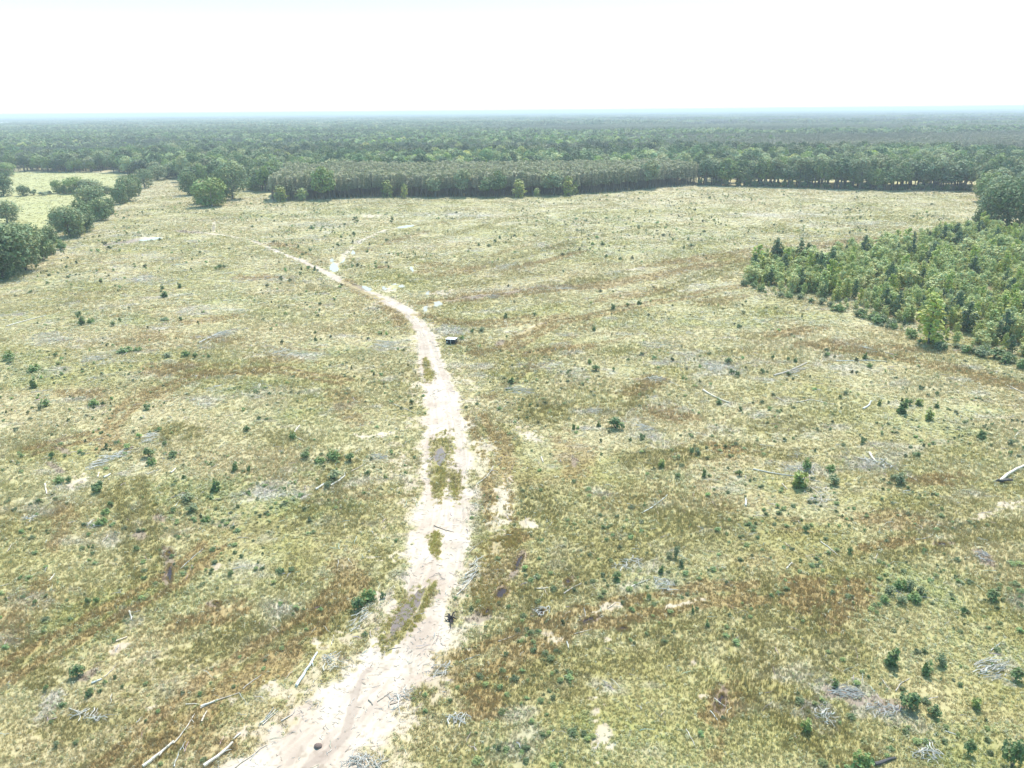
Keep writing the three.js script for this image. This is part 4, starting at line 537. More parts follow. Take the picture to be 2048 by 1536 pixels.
const SHRUBS = [ // shape: 0 dark bush, 1 bright bush, 2 grey-green bush, 3 deep green bush, 4 dark young pine, 5 yellow-green young pine
  [4, 28.8,-46.9,1.9,1], [4, 30.9,-45.8,1.4,0.7], [3, 28,-42.3,1.7,1.5], [3, 29.3,-41.6,1.1,0.9], [5, 19.9,-40.4,1.3,0.7], [4, 23.6,-44.5,1,0.5], [2, 32.6,-46.7,1.2,1], [0, 41.2,-54.8,1.2,1.2], [0, 37.7,-52.9,0.9,0.6], [2, 32.8,-55.6,1,1.2], [1, 34.1,-56.5,1.1,1.3], [2, 34.8,-56.1,1.2,1.2], [1, 34.5,-54.6,1,1.3], [2, 33.2,-54.4,0.9,1.1], [2, 35.5,-55.6,0.9,1], [1, 31.9,-54.5,0.8,1], [3, 32,-37.2,2.6,1.5], [1, 22.3,-37.1,1.5,1.5], [0, 29.8,-38.3,1.3,0.9], [5, 32.8,-42.5,1.2,0.6], [0, 37.3,-45.2,1.2,1.1], [0, 29.4,-66.2,0.9,0.9], [0, 32.1,-62.1,0.8,0.6], [2, 15.4,-61.5,1.6,0.7], [2, 15.6,-60,1.1,0.7], [4, 13.5,-59.1,1,0.5], [0, 9.4,-58.3,1,1], [0, 11.7,-55.3,0.6,0.6], [4, 15.9,-51.4,0.7,0.4], [4, 15.1,-53.2,0.8,0.3],
  [0, -25.5,-84.4,1.2,1.4], [1, -23.5,-83.3,0.9,1.6], [1, -22,-84.1,1.5,1.9], [0, -19.8,-83.5,1.3,1.4], [2, -20.9,-78.7,1.4,2], [2, -21,-76.5,1,1], [3, -17,-79.5,0.8,0.8], [3, -13.3,-54.3,1.5,1.2], [1, -12.6,-55.5,1.4,1.5], [3, -11.5,-55.9,0.7,0.6], [1, -13.4,-51.2,0,0],
  [0, -45.3,-85.4,1.5,1.6], [1, -44.1,-83.4,1.1,1.4], [0, -42.4,-85.4,1,1.3], [0, -44.9,-89,0.8,0.8], [3, -46.8,-76.2,1.5,1.6], [0, -43.7,-72.7,0.8,0.8], [1, -43.4,-71.1,0.8,1.1], [1, -42.9,-69,0.9,1.4], [4, -33.1,-81,1.4,0.8], [3, -31.2,-80.5,1.1,0.6], [4, -33.6,-76.2,1.6,1.1], [2, -35.8,-73.7,1.2,1.7], [2, -34.5,-71.5,1.2,1.6], [1, -32.2,-69.5,0.8,1.2], [0, -36.5,-71.5,0.7,0.8], [0, -57,-84.8,1.1,0.9], [1, -52.5,-78.3,0.9,1.5], [0, -51.5,-78.5,0.8,0.8], [3, -52.1,-73.7,0.7,0.7], [0, -36.9,-64,0.7,0.7], [0, -26.1,-59.5,0.7,0.6], [0, -37.1,-55.4,0.8,0.6], [1, -36.5,-55.6,0.7,0.6], [0, -41.7,-55.4,0.6,0.5], [3, -21.4,-59.7,0.6,0.7], [0, -35.5,-93,0.9,0.9], [1, -28.7,-90.3,1.3,1.1],
  [3, -32.9,-46.1,1.3,1.1], [0, -31,-44.2,0.7,0.5], [0, -34.5,-44.7,0.6,0.5], [3, -31.1,-44,0.6,0.5], [2, -30.8,-39.4,0.6,0.5], [0, -36.1,-75.1,0.1,0.1],
  [4, -74.5,-110.5,1.8,1.1], [1, -67.9,-102.3,1.4,1.5], [1, -61,-102.7,1.1,1.9], [2, -68,-101,1.1,1], [3, -52.4,-100.6,1.1,1.2], [3, -91.6,-155.4,1.1,1.5], [4, -87,-148.1,2.5,1.4], [1, -85.7,-148.8,1.5,1.7], [0, -80,-146.7,1.2,1.2], [0, -80.2,-149.8,1.1,0.8], [3, -71.4,-150.7,0.8,2.1], [3, -67.9,-150.2,1,0.9], [4, -80.5,-171.9,2.1,1.7], [4, -81.2,-182,1.6,1.1], [4, -85,-181,1.2,1], [1, -87.3,-124.6,1.8,2.1], [0, -85.9,-122.9,1.1,1.6], [1, -79.2,-118.3,1.4,2.4], [0, -80.1,-126.4,0.9,1.1], [1, -69.1,-128.7,1.1,3.1], [1, -67.1,-129.3,0.9,1.8], [1, -57.1,-126,1.3,1.8], [0, -55,-125.1,1.3,1.2], [2, -60,-125.6,0.9,1.8], [4, -52.8,-125.4,0.9,0.7], [3, -35.7,-93.2,0.9,0.9], [0, -79.9,-205.6,1.4,2], [0, -78.9,-206.3,1,1.1], [3, -123.8,-208.9,1.1,1.1], [0, -115.8,-195.2,0.9,1.3],
  [3, 13.8,-92.6,2,2.3], [3, 16.7,-89,1,1], [0, 13.8,-116.6,1.2,1.6], [1, 13.1,-120.2,1.1,1], [0, 16.6,-116.5,0.8,0.7], [4, -0.2,-111.1,1.2,1.1], [4, 8.2,-92.8,1,0.5], [4, -1.2,-151.1,1.4,0.9], [0, 4.9,-152.6,0.9,0.9], [4, 16,-140.8,1.3,0.8], [3, -7.5,-139.4,1.1,0.9], [2, -5.9,-140.4,1.2,1.7], [4, 21.7,-156.6,1.5,1.1], [0, 25.2,-159.1,1,1.1], [4, 27.9,-160.8,1.2,1], [0, -0.9,-136.1,0.8,0.6], [1, -9.2,-135.1,0.9,1.3],
  [4, 54.2,-97.2,2.5,1.4], [5, 58.1,-100,1.4,1], [5, 56.6,-94.5,2,1.1], [0, 56.8,-100,1.1,1.1], [3, 36.2,-119.6,1.3,1.4], [4, 36,-113.5,1.1,0.9], [3, 35.3,-114.5,1,1], [0, 40.2,-114.4,1,1], [0, 44.3,-121.6,1.1,0.8], [0, 46.6,-120.9,0.9,0.8], [4, 47.6,-120.1,0.9,0.7], [4, 59.6,-121.1,1.4,0.8], [1, 58.6,-116.9,1,1.1], [0, 48,-102.8,0.7,0.7], [2, 49.4,-104.2,0.9,0.9], [4, 52.4,-100.1,1.1,0.6], [4, 60.1,-88.4,1.4,1.1], [4, 60.1,-99,0.9,0.7], [0, 62.7,-103.9,0.9,0.7], [4, 30,-101.6,1.1,0.9], [5, 32.4,-76,2.6,1.6], [1, 34.6,-80,1.9,1.3], [2, 36.5,-76.5,1.4,1.6], [1, 37.5,-79.9,1,1.3], [2, 43.8,-76.1,1.6,1.7], [2, 43.5,-77.3,1,1], [3, 44.7,-87.8,1,0.9], [4, 22.1,-78.3,1.3,0.5], [3, 22.1,-84.4,1.1,0.7], [2, 22.8,-84.2,1.1,1], [5, 17.6,-80.8,1.3,0.8], [0, 26.3,-78.5,0.9,0.8], [3, 41.3,-75,0.4,0.4], [2, 62.5,-86.2,1,1.1], [3, 49.3,-83.3,0.8,1.1], [0, 44,-74.8,0.6,0.5], [3, 42.1,-91.7,0.5,0.5], [0, 19.1,-78.1,0.8,0.9], [4, 14.1,-71.4,0.6,0.4], [3, 32.3,-99,0.8,0.7],
  [3, 28.9,-292.6,1.1,1.7], [3, 23.6,-268.6,1,1.4], [4, -5.1,-246.3,1.3,1.3], [4, -3.6,-253.3,1.3,1], [3, -6.9,-237.7,1.1,1.6], [4, -10.1,-239.7,1.1,1.1], [3, 27.6,-217.9,1.2,1.4], [3, 31.1,-213.8,1,1.3], [4, 29.2,-239.6,1.4,1.6], [4, 57.8,-247,1.5,1], [3, 56,-234.5,1.1,1.8], [4, 52.9,-231,1.2,0.9], [3, 52.6,-246.2,1.3,1], [3, 13.8,-196.8,0.8,0.8], [3, -62.1,-233.2,1.2,1.4], [3, -62.6,-226.3,0.9,1.2], [3, -62.2,-228.8,0.9,0.9], [3, -73.2,-280.2,1.1,2.6], [3, 7.8,-307,0.2,0.2], [0, -61.8,-304,1.4,1.8], [0, -59.4,-296.7,1.3,1.8], [0, -45.9,-294.4,1.3,1.8], [4, -46.8,-303,1.4,1.2], [3, -96.6,-285.4,1.1,1.5],
].filter((s) => s[3] > 0.12);
{
  const NAMES = ['dark green shrub', 'bright green shrub', 'grey-green shrub', 'deep green rounded shrub', 'dark young pine', 'yellow-green young pine'], list = SHRUBS.map(([k, x, z, h, w]) => ({ k, x, z, h, w, adj: (h > 1.7 ? 'tall ' : h > 0.95 ? '' : 'small ') + NAMES[k] }));
  rankLabels(list); R = mul(31);
  for (const s of list) plant(s.k < 4 ? 'shrub' : 'young_pine', s.k < 4 ? BUSH[s.k] : CONE[s.k - 4], s.x, s.z, s.h * 0.95, s.w * (s.k < 4 ? 1.05 : 1.35), 1, s.k < 4 ? 1 : 0.72, s.label, s.k < 4 ? 'shrub' : 'young pine', s.k < 4 ? 'shrubs of the clearing' : 'young pines of the clearing', undefined, 0.03);
  const few = [], many = [[], [], []]; let n = 0;
  for (let i = 0; i < 60000 && n < 3000; i++) {
    const t = R(), z = -lerp(42, 410, Math.pow(t, 0.55)), x = rr(-1, 1) * (-0.67 * z + 12);
    if (!inPoly(CLEAR, x, z) || maskAt(2, x, z) > 0.15 || maskAt(6, x, z) > 0.2 || maskAt(7, x, z) > 0) continue;
    if (noise(x / 24 + 40, z / 24) + 1.0 * noise(x / 6, z / 6) + 0.5 * maskAt(4, x, z) < rr(-0.15, 0.9)) continue;
    n++; const h = (rr(0.22, 0.6) + (R() < 0.1 ? 0.3 : 0)) * (z < -180 ? 1.3 : 1);
    if (few.length < 130 && R() < 0.3 && Math.abs(x / -z) < 0.68 && z < -150 && h > 0.42) few.push([x, z, h]); else { const k = Math.floor(R() * 3); many[k].push({ x, y: height(x, z) - 0.03, z, sx: h * rr(0.8, 1.7), sy: h, ry: R() * 6.28, c: ((q) => [q * rr(0.95, 1.2), q * rr(0.95, 1.1), q])(R() < 0.4 ? rr(1.3, 1.9) : rr(0.5, 0.9)) }); }
  }
  for (let i = 0; i < 5200; i++) { // tiny regrowth near by
    const z = -lerp(34, 130, R()), x = rr(-1, 1) * (-0.67 * z + 12);
    if (maskAt(2, x, z) > 0.15 || maskAt(7, x, z) > 0 || noise(x / 9 + 70, z / 9) + 0.8 * noise(x / 2.5, z / 2.5) + 0.6 * maskAt(4, x, z) < rr(-0.1, 0.8)) continue;
    const h = rr(0.14, 0.42), q = R() < 0.5 ? rr(1.1, 1.7) : rr(0.6, 1); many[i % 2].push({ x, y: height(x, z) - 0.02, z, sx: h * rr(1, 2.2), sy: h, ry: R() * 6.28, c: [q * rr(0.95, 1.15), q, q] });
  }
  for (const [x, z, h] of few) { const pine = R() < 0.5; plant(pine ? 'young_pine' : 'shrub', pine ? CONE[0] : BUSH[3], x, z, h * 1.3, h * 1.4, 1, 1, pine ? 'tiny dark young pine dotted over the far half of the clearing' : 'tiny dark round shrub dotted over the far half of the clearing', pine ? 'young pine' : 'shrub', pine ? 'tiny pines of the far clearing' : 'tiny shrubs of the far clearing'); }
  [BUSH[0], BUSH[3], CONE[0]].forEach((b, k) => tag(instanced('seedling_growth', whole(b), thicketM, many[k]), 'countless small seedlings sprouting over the clearing', 'seedlings'));
}

// ---------- fallen logs and branches ----------
const woodMat = new THREE.MeshStandardMaterial({ vertexColors: true, roughness: 0.9 });
const WOOD = { white: [0.54, 0.5, 0.45], grey: [0.4, 0.365, 0.345], brown: [0.26, 0.21, 0.17], dark: [0.09, 0.075, 0.07] };
function log(x0, z0, x1, z1, d, tone, label, o = {}) {
  R = mul(Math.round(Math.abs(x0 * 131 + z0 * 717 + x1 * 37)) + 3);
  const cx = (x0 + x1) / 2, cz = (z0 + z1) / 2, L = Math.hypot(x1 - x0, z1 - z0), s = new Soup(), k = vary(WOOD[tone], 0.1), n = L > 3 ? 7 : 5, bend = (o.bend ?? rr(-0.06, 0.06)) * L, ux = (x1 - x0) / L, uz = (z1 - z0) / L, base = height(cx, cz), pts = [], rad = [];
  for (let i = 0; i <= n; i++) { const t = i / n, b = bend * Math.sin(Math.PI * t) + rr(-0.02, 0.02) * Math.min(2, L), X = lerp(x0, x1, t) - uz * b, Z = lerp(z0, z1, t) + ux * b; pts.push([X - cx, height(X, Z) - base + d * 0.34 + (o.lift ?? 0.05) * (1 - t * 0.6), Z - cz]); rad.push(d * 0.5 * lerp(1, o.taper ?? 0.6, t) * rr(0.93, 1.07)); }
  s.tube(pts, rad, d > 0.16 ? 8 : 5, k);
  const group = thing(d > 0.17 ? 'fallen_log' : 'fallen_branch', label, d > 0.17 ? 'log' : 'branch', d > 0.17 ? 'logs left on the clearing' : 'branches left on the clearing', cx, base, cz);
  mesh(d > 0.17 ? 'trunk' : 'limb', s.build(), woodMat, group);
  for (let i = 0; i < (o.stubs ?? (L > 2.5 ? 2 : L > 1 ? 1 : 0)); i++) { const t = rr(0.45, 0.95), p = pts[Math.round(t * n)], a = rr(-0.9, 0.9) + (R() < 0.5 ? 0 : Math.PI), l = rr(0.12, 0.3) * Math.min(3, L), b = new Soup(); b.tube([p, [p[0] + (ux * Math.cos(a) - uz * Math.sin(a)) * l * 0.6, p[1] + l * 0.16, p[2] + (uz * Math.cos(a) + ux * Math.sin(a)) * l * 0.6], [p[0] + (ux * Math.cos(a) - uz * Math.sin(a)) * l, p[1] + l * rr(0.05, 0.35), p[2] + (uz * Math.cos(a) + ux * Math.sin(a)) * l]], [d * 0.22, d * 0.15, d * 0.06], 4, k); mesh('side_branch', b.build(), woodMat, group); }
  return group;
}
const LOGS = [
  [-24.2,-37.7, -23.1,-39.8, 0.32, 'white', 'thick white log running off the bottom edge at left'], [-23,-39.6, -22.6,-42.2, 0.15, 'white', 'slim pole above the thick white log at bottom left'], [-22.2,-37.7, -22.3,-39.8, 0.14, 'white', 'forked slim pole off the bottom edge at left'], [-20.2,-37.6, -19,-39.6, 0.36, 'white', 'thick white log beside the road at the bottom edge'], [-19.1,-39.9, -18.8,-40.5, 0.2, 'white', 'short log beyond the thick roadside log at the bottom'], [-22.4,-42.8, -21.4,-43.5, 0.26, 'white', 'stout pale log at the head of the pole bundle, lower left'], [-22.4,-42.7, -20.1,-44.2, 0.14, 'grey', 'long thin pole in the bundle at lower left'], [-23.6,-43.1, -22.6,-43.1, 0.12, 'white', 'short level stick left of the pole bundle'], [-21.8,-41.4, -21.8,-42.4, 0.19, 'white', 'short white log below the pole bundle'],
  [-17.7,-41.3, -17,-42.6, 0.12, 'white', 'first of three parallel sticks left of the road'], [-17.5,-41.2, -16.8,-42.5, 0.12, 'white', 'second of three parallel sticks left of the road'], [-17.5,-41.8, -17.2,-42.8, 0.1, 'grey', 'third, shortest of three parallel sticks left of the road'], [-16.3,-41.5, -15.7,-42.2, 0.14, 'grey', 'grey stick on the left verge of the road near the bottom'], [-31.5,-45.3, -31,-45.8, 0.22, 'white', 'pale log end beside the mud rut at lower left'], [-32.1,-50.2, -31.5,-50.8, 0.2, 'white', 'short white log above the mud rut at lower left'], [-32.9,-54.1, -32.2,-53, 0.22, 'white', 'upright half of the white elbow of wood at left'], [-32.9,-54, -32,-54.2, 0.13, 'white', 'level half of the white elbow of wood at left'], [-30.9,-46, -30.7,-47.4, 0.09, 'grey', 'thin stick beside the sandy track at lower left'], [-31.9,-42.9, -30.5,-42.3, 0.15, 'white', 'white branch in the grey litter at far lower left'], [-20,-44.6, -19.1,-46.1, 0.1, 'grey', 'thin grey branch left of the long white log'], [-19.9,-51.8, -19.2,-51, 0.12, 'white', 'small double stick above the long white log'], [-18.2,-37.6, -16.7,-39.5, 0.13, 'grey', 'crooked branch on the left road edge at the bottom'], [-17.4,-38.2, -17.1,-39.1, 0.08, 'grey', 'short twig on the left road edge at the bottom'],
  [-16.2,-45, -15.5,-48.6, 0.3, 'white', 'long white log left of the road at the bottom bend'], [-14.6,-49.6, -14.7,-50.9, 0.11, 'white', 'upright stick on the verge above the long white log'], [-9,-43.2, -7.6,-44.6, 0.09, 'brown', 'curved dark stick lying on the road sand', { bend: 0.15 }], [-9.9,-43.4, -9,-44.6, 0.08, 'brown', 'straight stick lying on the road sand'], [-10.6,-43.6, -10.2,-43.1, 0.15, 'brown', 'stubby piece of wood in the middle of the road'], [-10,-49, -9,-49.3, 0.09, 'brown', 'stick at the lower end of the sedge bed in the road'], [-1.3,-50, 0.9,-51.5, 0.1, 'grey', 'long thin branch in the grass right of the charred stump'], [-4.3,-47.6, -2.7,-48.5, 0.1, 'grey', 'grey branch on the right verge of the road bend'],
  [-13.4,-51.3, -12.1,-55.2, 0.09, 'white', 'long pale stick along the left verge beside the sedge bed'], [-12.9,-51.6, -12.4,-54, 0.08, 'grey', 'shorter stick along the left verge beside the sedge bed'], [-22.3,-76.1, -21.7,-77.6, 0.36, 'white', 'near sawn end of the bush-hidden log left of the road'], [-20.8,-77.1, -19.7,-79.5, 0.3, 'white', 'middle length of the bush-hidden log left of the road'], [-19.2,-80.5, -18,-82.3, 0.2, 'grey', 'far thin end of the bush-hidden log left of the road'], [-16,-79.4, -13.8,-78.3, 0.1, 'white', 'thin branch between the hidden log and the road'], [-14,-79.5, -12.6,-79.4, 0.08, 'grey', 'level twig at the left road edge'], [-17.3,-102.3, -13.7,-98.8, 0.16, 'white', 'forked white branch at the left road edge, upper part', { stubs: 4 }], [-4.1,-76.9, -2.3,-81.6, 0.18, 'white', 'leaning pale branch at the right road edge, middle'], [-4.1,-76.9, -3.9,-74.3, 0.14, 'white', 'lower prong of the pale branch at the right road edge'], [-8.2,-68.2, -6,-67, 0.13, 'brown', 'dark stick lying across the middle of the road'], [-5,-56.3, -3.4,-62.2, 0.14, 'white', 'long white pole along the right road edge', { bend: 0.1 }], [-4.3,-63.1, -3,-65.2, 0.12, 'grey', 'grey branch above the long pole at the right road edge'],
  [1.8,-57.1, 3.1,-57.2, 0.19, 'white', 'level one of the crossed sticks right of the road'], [2.5,-57.4, 3,-56, 0.1, 'white', 'slanting one of the crossed sticks right of the road'], [4.4,-56.2, 6.1,-57.8, 0.2, 'grey', 'grey log beside the crossed sticks'], [3.5,-84, 3.7,-82.5, 0.26, 'white', 'short white stub in the brown grass right of the road'], [-28.9,-94.6, -26.8,-89.4, 0.27, 'white', 'bent white log left of the road, in the middle', { bend: 0.2 }], [2.1,-108.8, 3.5,-112, 0.1, 'white', 'stick poking out of the pile right of the road'], [-10.5,-117.5, -9.2,-119.3, 0.12, 'grey', 'branch at the right road edge below the black blind'],
  [-57.9,-133.9, -56.4,-140.9, 0.46, 'grey', 'thick split log in the left middle of the field'], [-56.6,-133.6, -56.1,-139.2, 0.2, 'white', 'thin pale log beside the thick split log'], [-101.7,-147, -98.8,-155.6, 0.3, 'white', 'long broken log at the far left'], [-73.7,-108.3, -71.4,-109.3, 0.15, 'grey', 'thin level log at far left middle'], [-50.2,-128.5, -43.1,-126.2, 0.13, 'white', 'thin level branch in the left middle litter'], [-43.4,-80.6, -42.6,-81.7, 0.12, 'white', 'thin branch right of the pale debris strip'], [-40.7,-80.9, -40.7,-82.2, 0.3, 'white', 'short white block of wood right of the debris strip'], [-48,-79.6, -47.7,-80.6, 0.36, 'white', 'white sawn block above the deep green shrub at left'], [-48.8,-79.7, -49.3,-81.1, 0.24, 'white', 'small upright block left of the white sawn block'], [-53.8,-77.8, -52.3,-75.5, 0.28, 'white', 'upright white log at the left, beside green shrubs'], [-50.9,-70.9, -50.8,-74.9, 0.13, 'white', 'long thin pole at the left above the rust patch'], [-38.3,-74.3, -36.6,-76.4, 0.2, 'brown', 'dark brown log under the grey-green shrubs at left'], [-36.8,-72.7, -37.2,-75.9, 0.13, 'white', 'pale branch crossing the dark brown log'], [-31.2,-60.6, -30.4,-64.1, 0.12, 'white', 'thin pole right of the dark strip of water'], [-42.5,-58.9, -42.7,-60.1, 0.17, 'white', 'short pale stick at left below the rust patch'], [-46.6,-57.8, -45.9,-58.4, 0.14, 'white', 'pole end at the left frame edge'],
  [41.6,-112.9, 49.3,-119.5, 0.42, 'grey', 'longer of the twin grey logs before the thicket'], [44.4,-114, 49,-117.4, 0.25, 'grey', 'shorter of the twin grey logs before the thicket'], [54.5,-120.2, 62.7,-119.7, 0.25, 'white', 'long white rail-like log before the thicket'], [52.7,-121.6, 54.5,-120.2, 0.15, 'white', 'thin end piece left of the rail-like log'], [64.6,-124.3, 65.6,-122.9, 0.32, 'white', 'short thick log behind the rail-like log'], [29,-107.3, 31.5,-101.8, 0.4, 'white', 'slanting white log right of centre, with a pine on it'], [41,-101.2, 43.5,-102.3, 0.26, 'white', 'left arm of the flat V of logs in the right middle'], [43.5,-102.3, 46.4,-100.1, 0.2, 'white', 'right arm of the flat V of logs in the right middle'], [38.9,-103.6, 39.6,-101.4, 0.2, 'white', 'short log left of the flat V of logs'], [49.4,-98.5, 51.9,-101.5, 0.36, 'white', 'short thick white log right of the flat V of logs'], [28.3,-80, 32.6,-78.5, 0.26, 'white', 'left length of the long log in the right middle'], [32.7,-78.2, 35.1,-77, 0.2, 'grey', 'right length of the long log beyond the yellow-green tree'], [30.5,-76.4, 30.7,-75.2, 0.2, 'white', 'white arched piece below the long log'], [44.1,-84.5, 43.8,-81.8, 0.4, 'white', 'thick white block standing out of grey litter at right'], [44.7,-82.9, 45.4,-79.7, 0.2, 'grey', 'slanting branch right of the thick white block'], [45.6,-78.2, 46.1,-77, 0.2, 'white', 'pale log right of the grey-green shrub at right'], [33.4,-75.9, 32.7,-71.4, 0.11, 'white', 'curved thin pole below the long log', { bend: -0.18 }], [43.2,-74.4, 44.3,-74.7, 0.15, 'white', 'short stick below the grey-green shrub at right'], [24.9,-71.4, 25.4,-73, 0.3, 'white', 'small upright white stub right of centre'], [64.9,-88.9, 65.9,-89.9, 0.3, 'white', 'white sawn stub near the right frame edge'], [31.4,-87.3, 33.2,-87.1, 0.12, 'white', 'thin level stick right of centre'], [75.7,-107.4, 76.2,-104, 0.3, 'white', 'pale log at the right frame edge under the thicket'],
  [13.8,-70.2, 17,-74, 0.19, 'white', 'long arm of the white lambda-shaped branch right of centre'], [15.3,-71.3, 15.3,-69.8, 0.14, 'white', 'short arm of the white lambda-shaped branch right of centre'], [23.5,-112.7, 25.9,-109.3, 0.13, 'white', 'thin pole trailing from the white twig pile'], [11.9,-100.1, 12.9,-102.8, 0.12, 'white', 'forked stick in the middle right of the road'], [10.2,-56.8, 12.3,-58.1, 0.2, 'white', 'knobbly pale log right of the crossed sticks'], [8,-54, 8.8,-54.8, 0.12, 'white', 'stick on the sandy spot right of the ruts'], [13.4,-57, 14,-57.6, 0.12, 'white', 'short curved stick in the grey litter right of the pale log'], [6,-54.1, 6,-52.9, 0.12, 'white', 'upright white stick at the reddish rut'], [4.2,-49.8, 4.3,-49, 0.2, 'white', 'small white stub below the reddish rut'], [4.9,-50.7, 6.5,-51.4, 0.11, 'white', 'thin pale stick under the reddish rut'], [14.4,-43.4, 15,-42.6, 0.12, 'white', 'pale stick across the dark pool at lower right'], [13.8,-42.2, 14.1,-41.3, 0.12, 'white', 'pale stick below the dark pool at lower right'], [11.7,-40.5, 12,-39.1, 0.09, 'white', 'thin slanting twig near the bottom right of centre'],
  [30.1,-64.1, 30.8,-61.8, 0.14, 'white', 'slanting stick right of the brown hollow'], [34,-60.9, 35.6,-63.3, 0.09, 'grey', 'thin curved twig in the right half'], [39.4,-64.1, 42.1,-66.5, 0.1, 'white', 'bowed pale twig left of the dark pool at right', { bend: 0.22 }], [25.1,-59.4, 26,-60.4, 0.2, 'white', 'short pale log above the brown hollow'], [27.8,-44, 29.5,-45.4, 0.12, 'grey', 'grey branch above the tall deep shrub at lower right'], [26.8,-39.4, 28.2,-39.3, 0.14, 'grey', 'level branch at lower right'], [29.3,-40.2, 30.4,-39.5, 0.09, 'white', 'thin pale branch right of the level branch'], [23.2,-37.3, 24.8,-37.9, 0.36, 'dark', 'charred dark log at the bottom right edge'], [37.4,-48.4, 38.7,-49.3, 0.12, 'white', 'short stick near the right frame edge, low down'],
];
for (const [a, b, c, e, d, tone, label, o] of LOGS) log(a, b, c, e, d * 0.74, tone, label, o);
{ // the big broken log with its dark roots at the right edge
  const g = log(55.1,-76.3, 61.6,-80.8, 0.36, 'white', 'big pale log with a dark broken root end at the right edge', { lift: 0.25, stubs: 1 });
  const [x, z] = [55.3,-76.3], s = new Soup(); R = mul(8);
  for (const [a, l, h, w] of [[0.2, 1.5, 0.25, 0.16], [2.9, 0.6, 0.15, 0.2], [-0.5, 1.1, 0.5, 0.12], [1.2, 0.7, 0.1, 0.1]]) s.tube([[x - g.position.x, 0.25, z - g.position.z], [x - g.position.x + Math.cos(a) * l * 0.6, 0.2 + h * 0.6, z - g.position.z - Math.sin(a) * l * 0.6], [x - g.position.x + Math.cos(a) * l, h, z - g.position.z - Math.sin(a) * l]], [w, w * 0.8, w * 0.3], 6, WOOD.dark);
  mesh('root', s.build(), woodMat, g);
}

// ---------- piles of brush ----------
const STICKS = [0, 1, 2].map((q) => { R = mul(300 + q); const s = new Soup(); s.tube([[-0.5, 0, 0], [-0.15, rr(-0.03, 0.05), rr(-0.06, 0.06)], [0.2, rr(-0.02, 0.06), rr(-0.05, 0.05)], [0.5, 0, 0]], [0.5, 0.45, 0.34, 0.12].map((v) => v * 0.045), 4, [1, 1, 1]); return s.build(); });
const stickMats = ['white', 'grey', 'brown', 'dark'].flatMap((k) => [0, 1].map((j) => { const c = WOOD[k].map((v) => v * (j ? 0.82 : 1.05)); return new THREE.MeshStandardMaterial({ color: C(...c), roughness: 0.9 }); }));
function pile(e, n, tones, label, lie = null, o = {}) {
  R = mul(Math.round(Math.abs(e[0] * 91 + e[1] * 57)) + 11);
  const g = thing('brush_pile', label, 'brush pile', 'piles of brush left on the clearing', e[0], height(e[0], e[1]), e[1]);
  for (let i = 0; i < n; i++) {
    const a = R() * 6.28, q = Math.sqrt(R()) * 0.85, m = shadowed(new THREE.Mesh(STICKS[i % 3], stickMats[tones[Math.floor(R() * tones.length)]])), l = (o.len ?? 1) * rr(0.5, 1.7) * clamp(0.35 * (Math.hypot(e[2], e[3]) + Math.hypot(e[4], e[5])), 0.7, 2.2), t = rr(0.9, 2.2) * (o.thick ?? 1);
    m.name = 'stick'; m.position.set(q * (Math.cos(a) * e[2] + Math.sin(a) * e[4]), 0.06 + (1 - q) * rr(0, 0.45) * (o.high ?? 1), q * (Math.cos(a) * e[3] + Math.sin(a) * e[5]));
    m.rotation.set(0, lie === null ? R() * 6.28 : lie + rr(-0.45, 0.45), rr(-0.22, 0.22), 'YXZ'); m.scale.set(l, t, t); g.add(m);
  }
  return g;
}
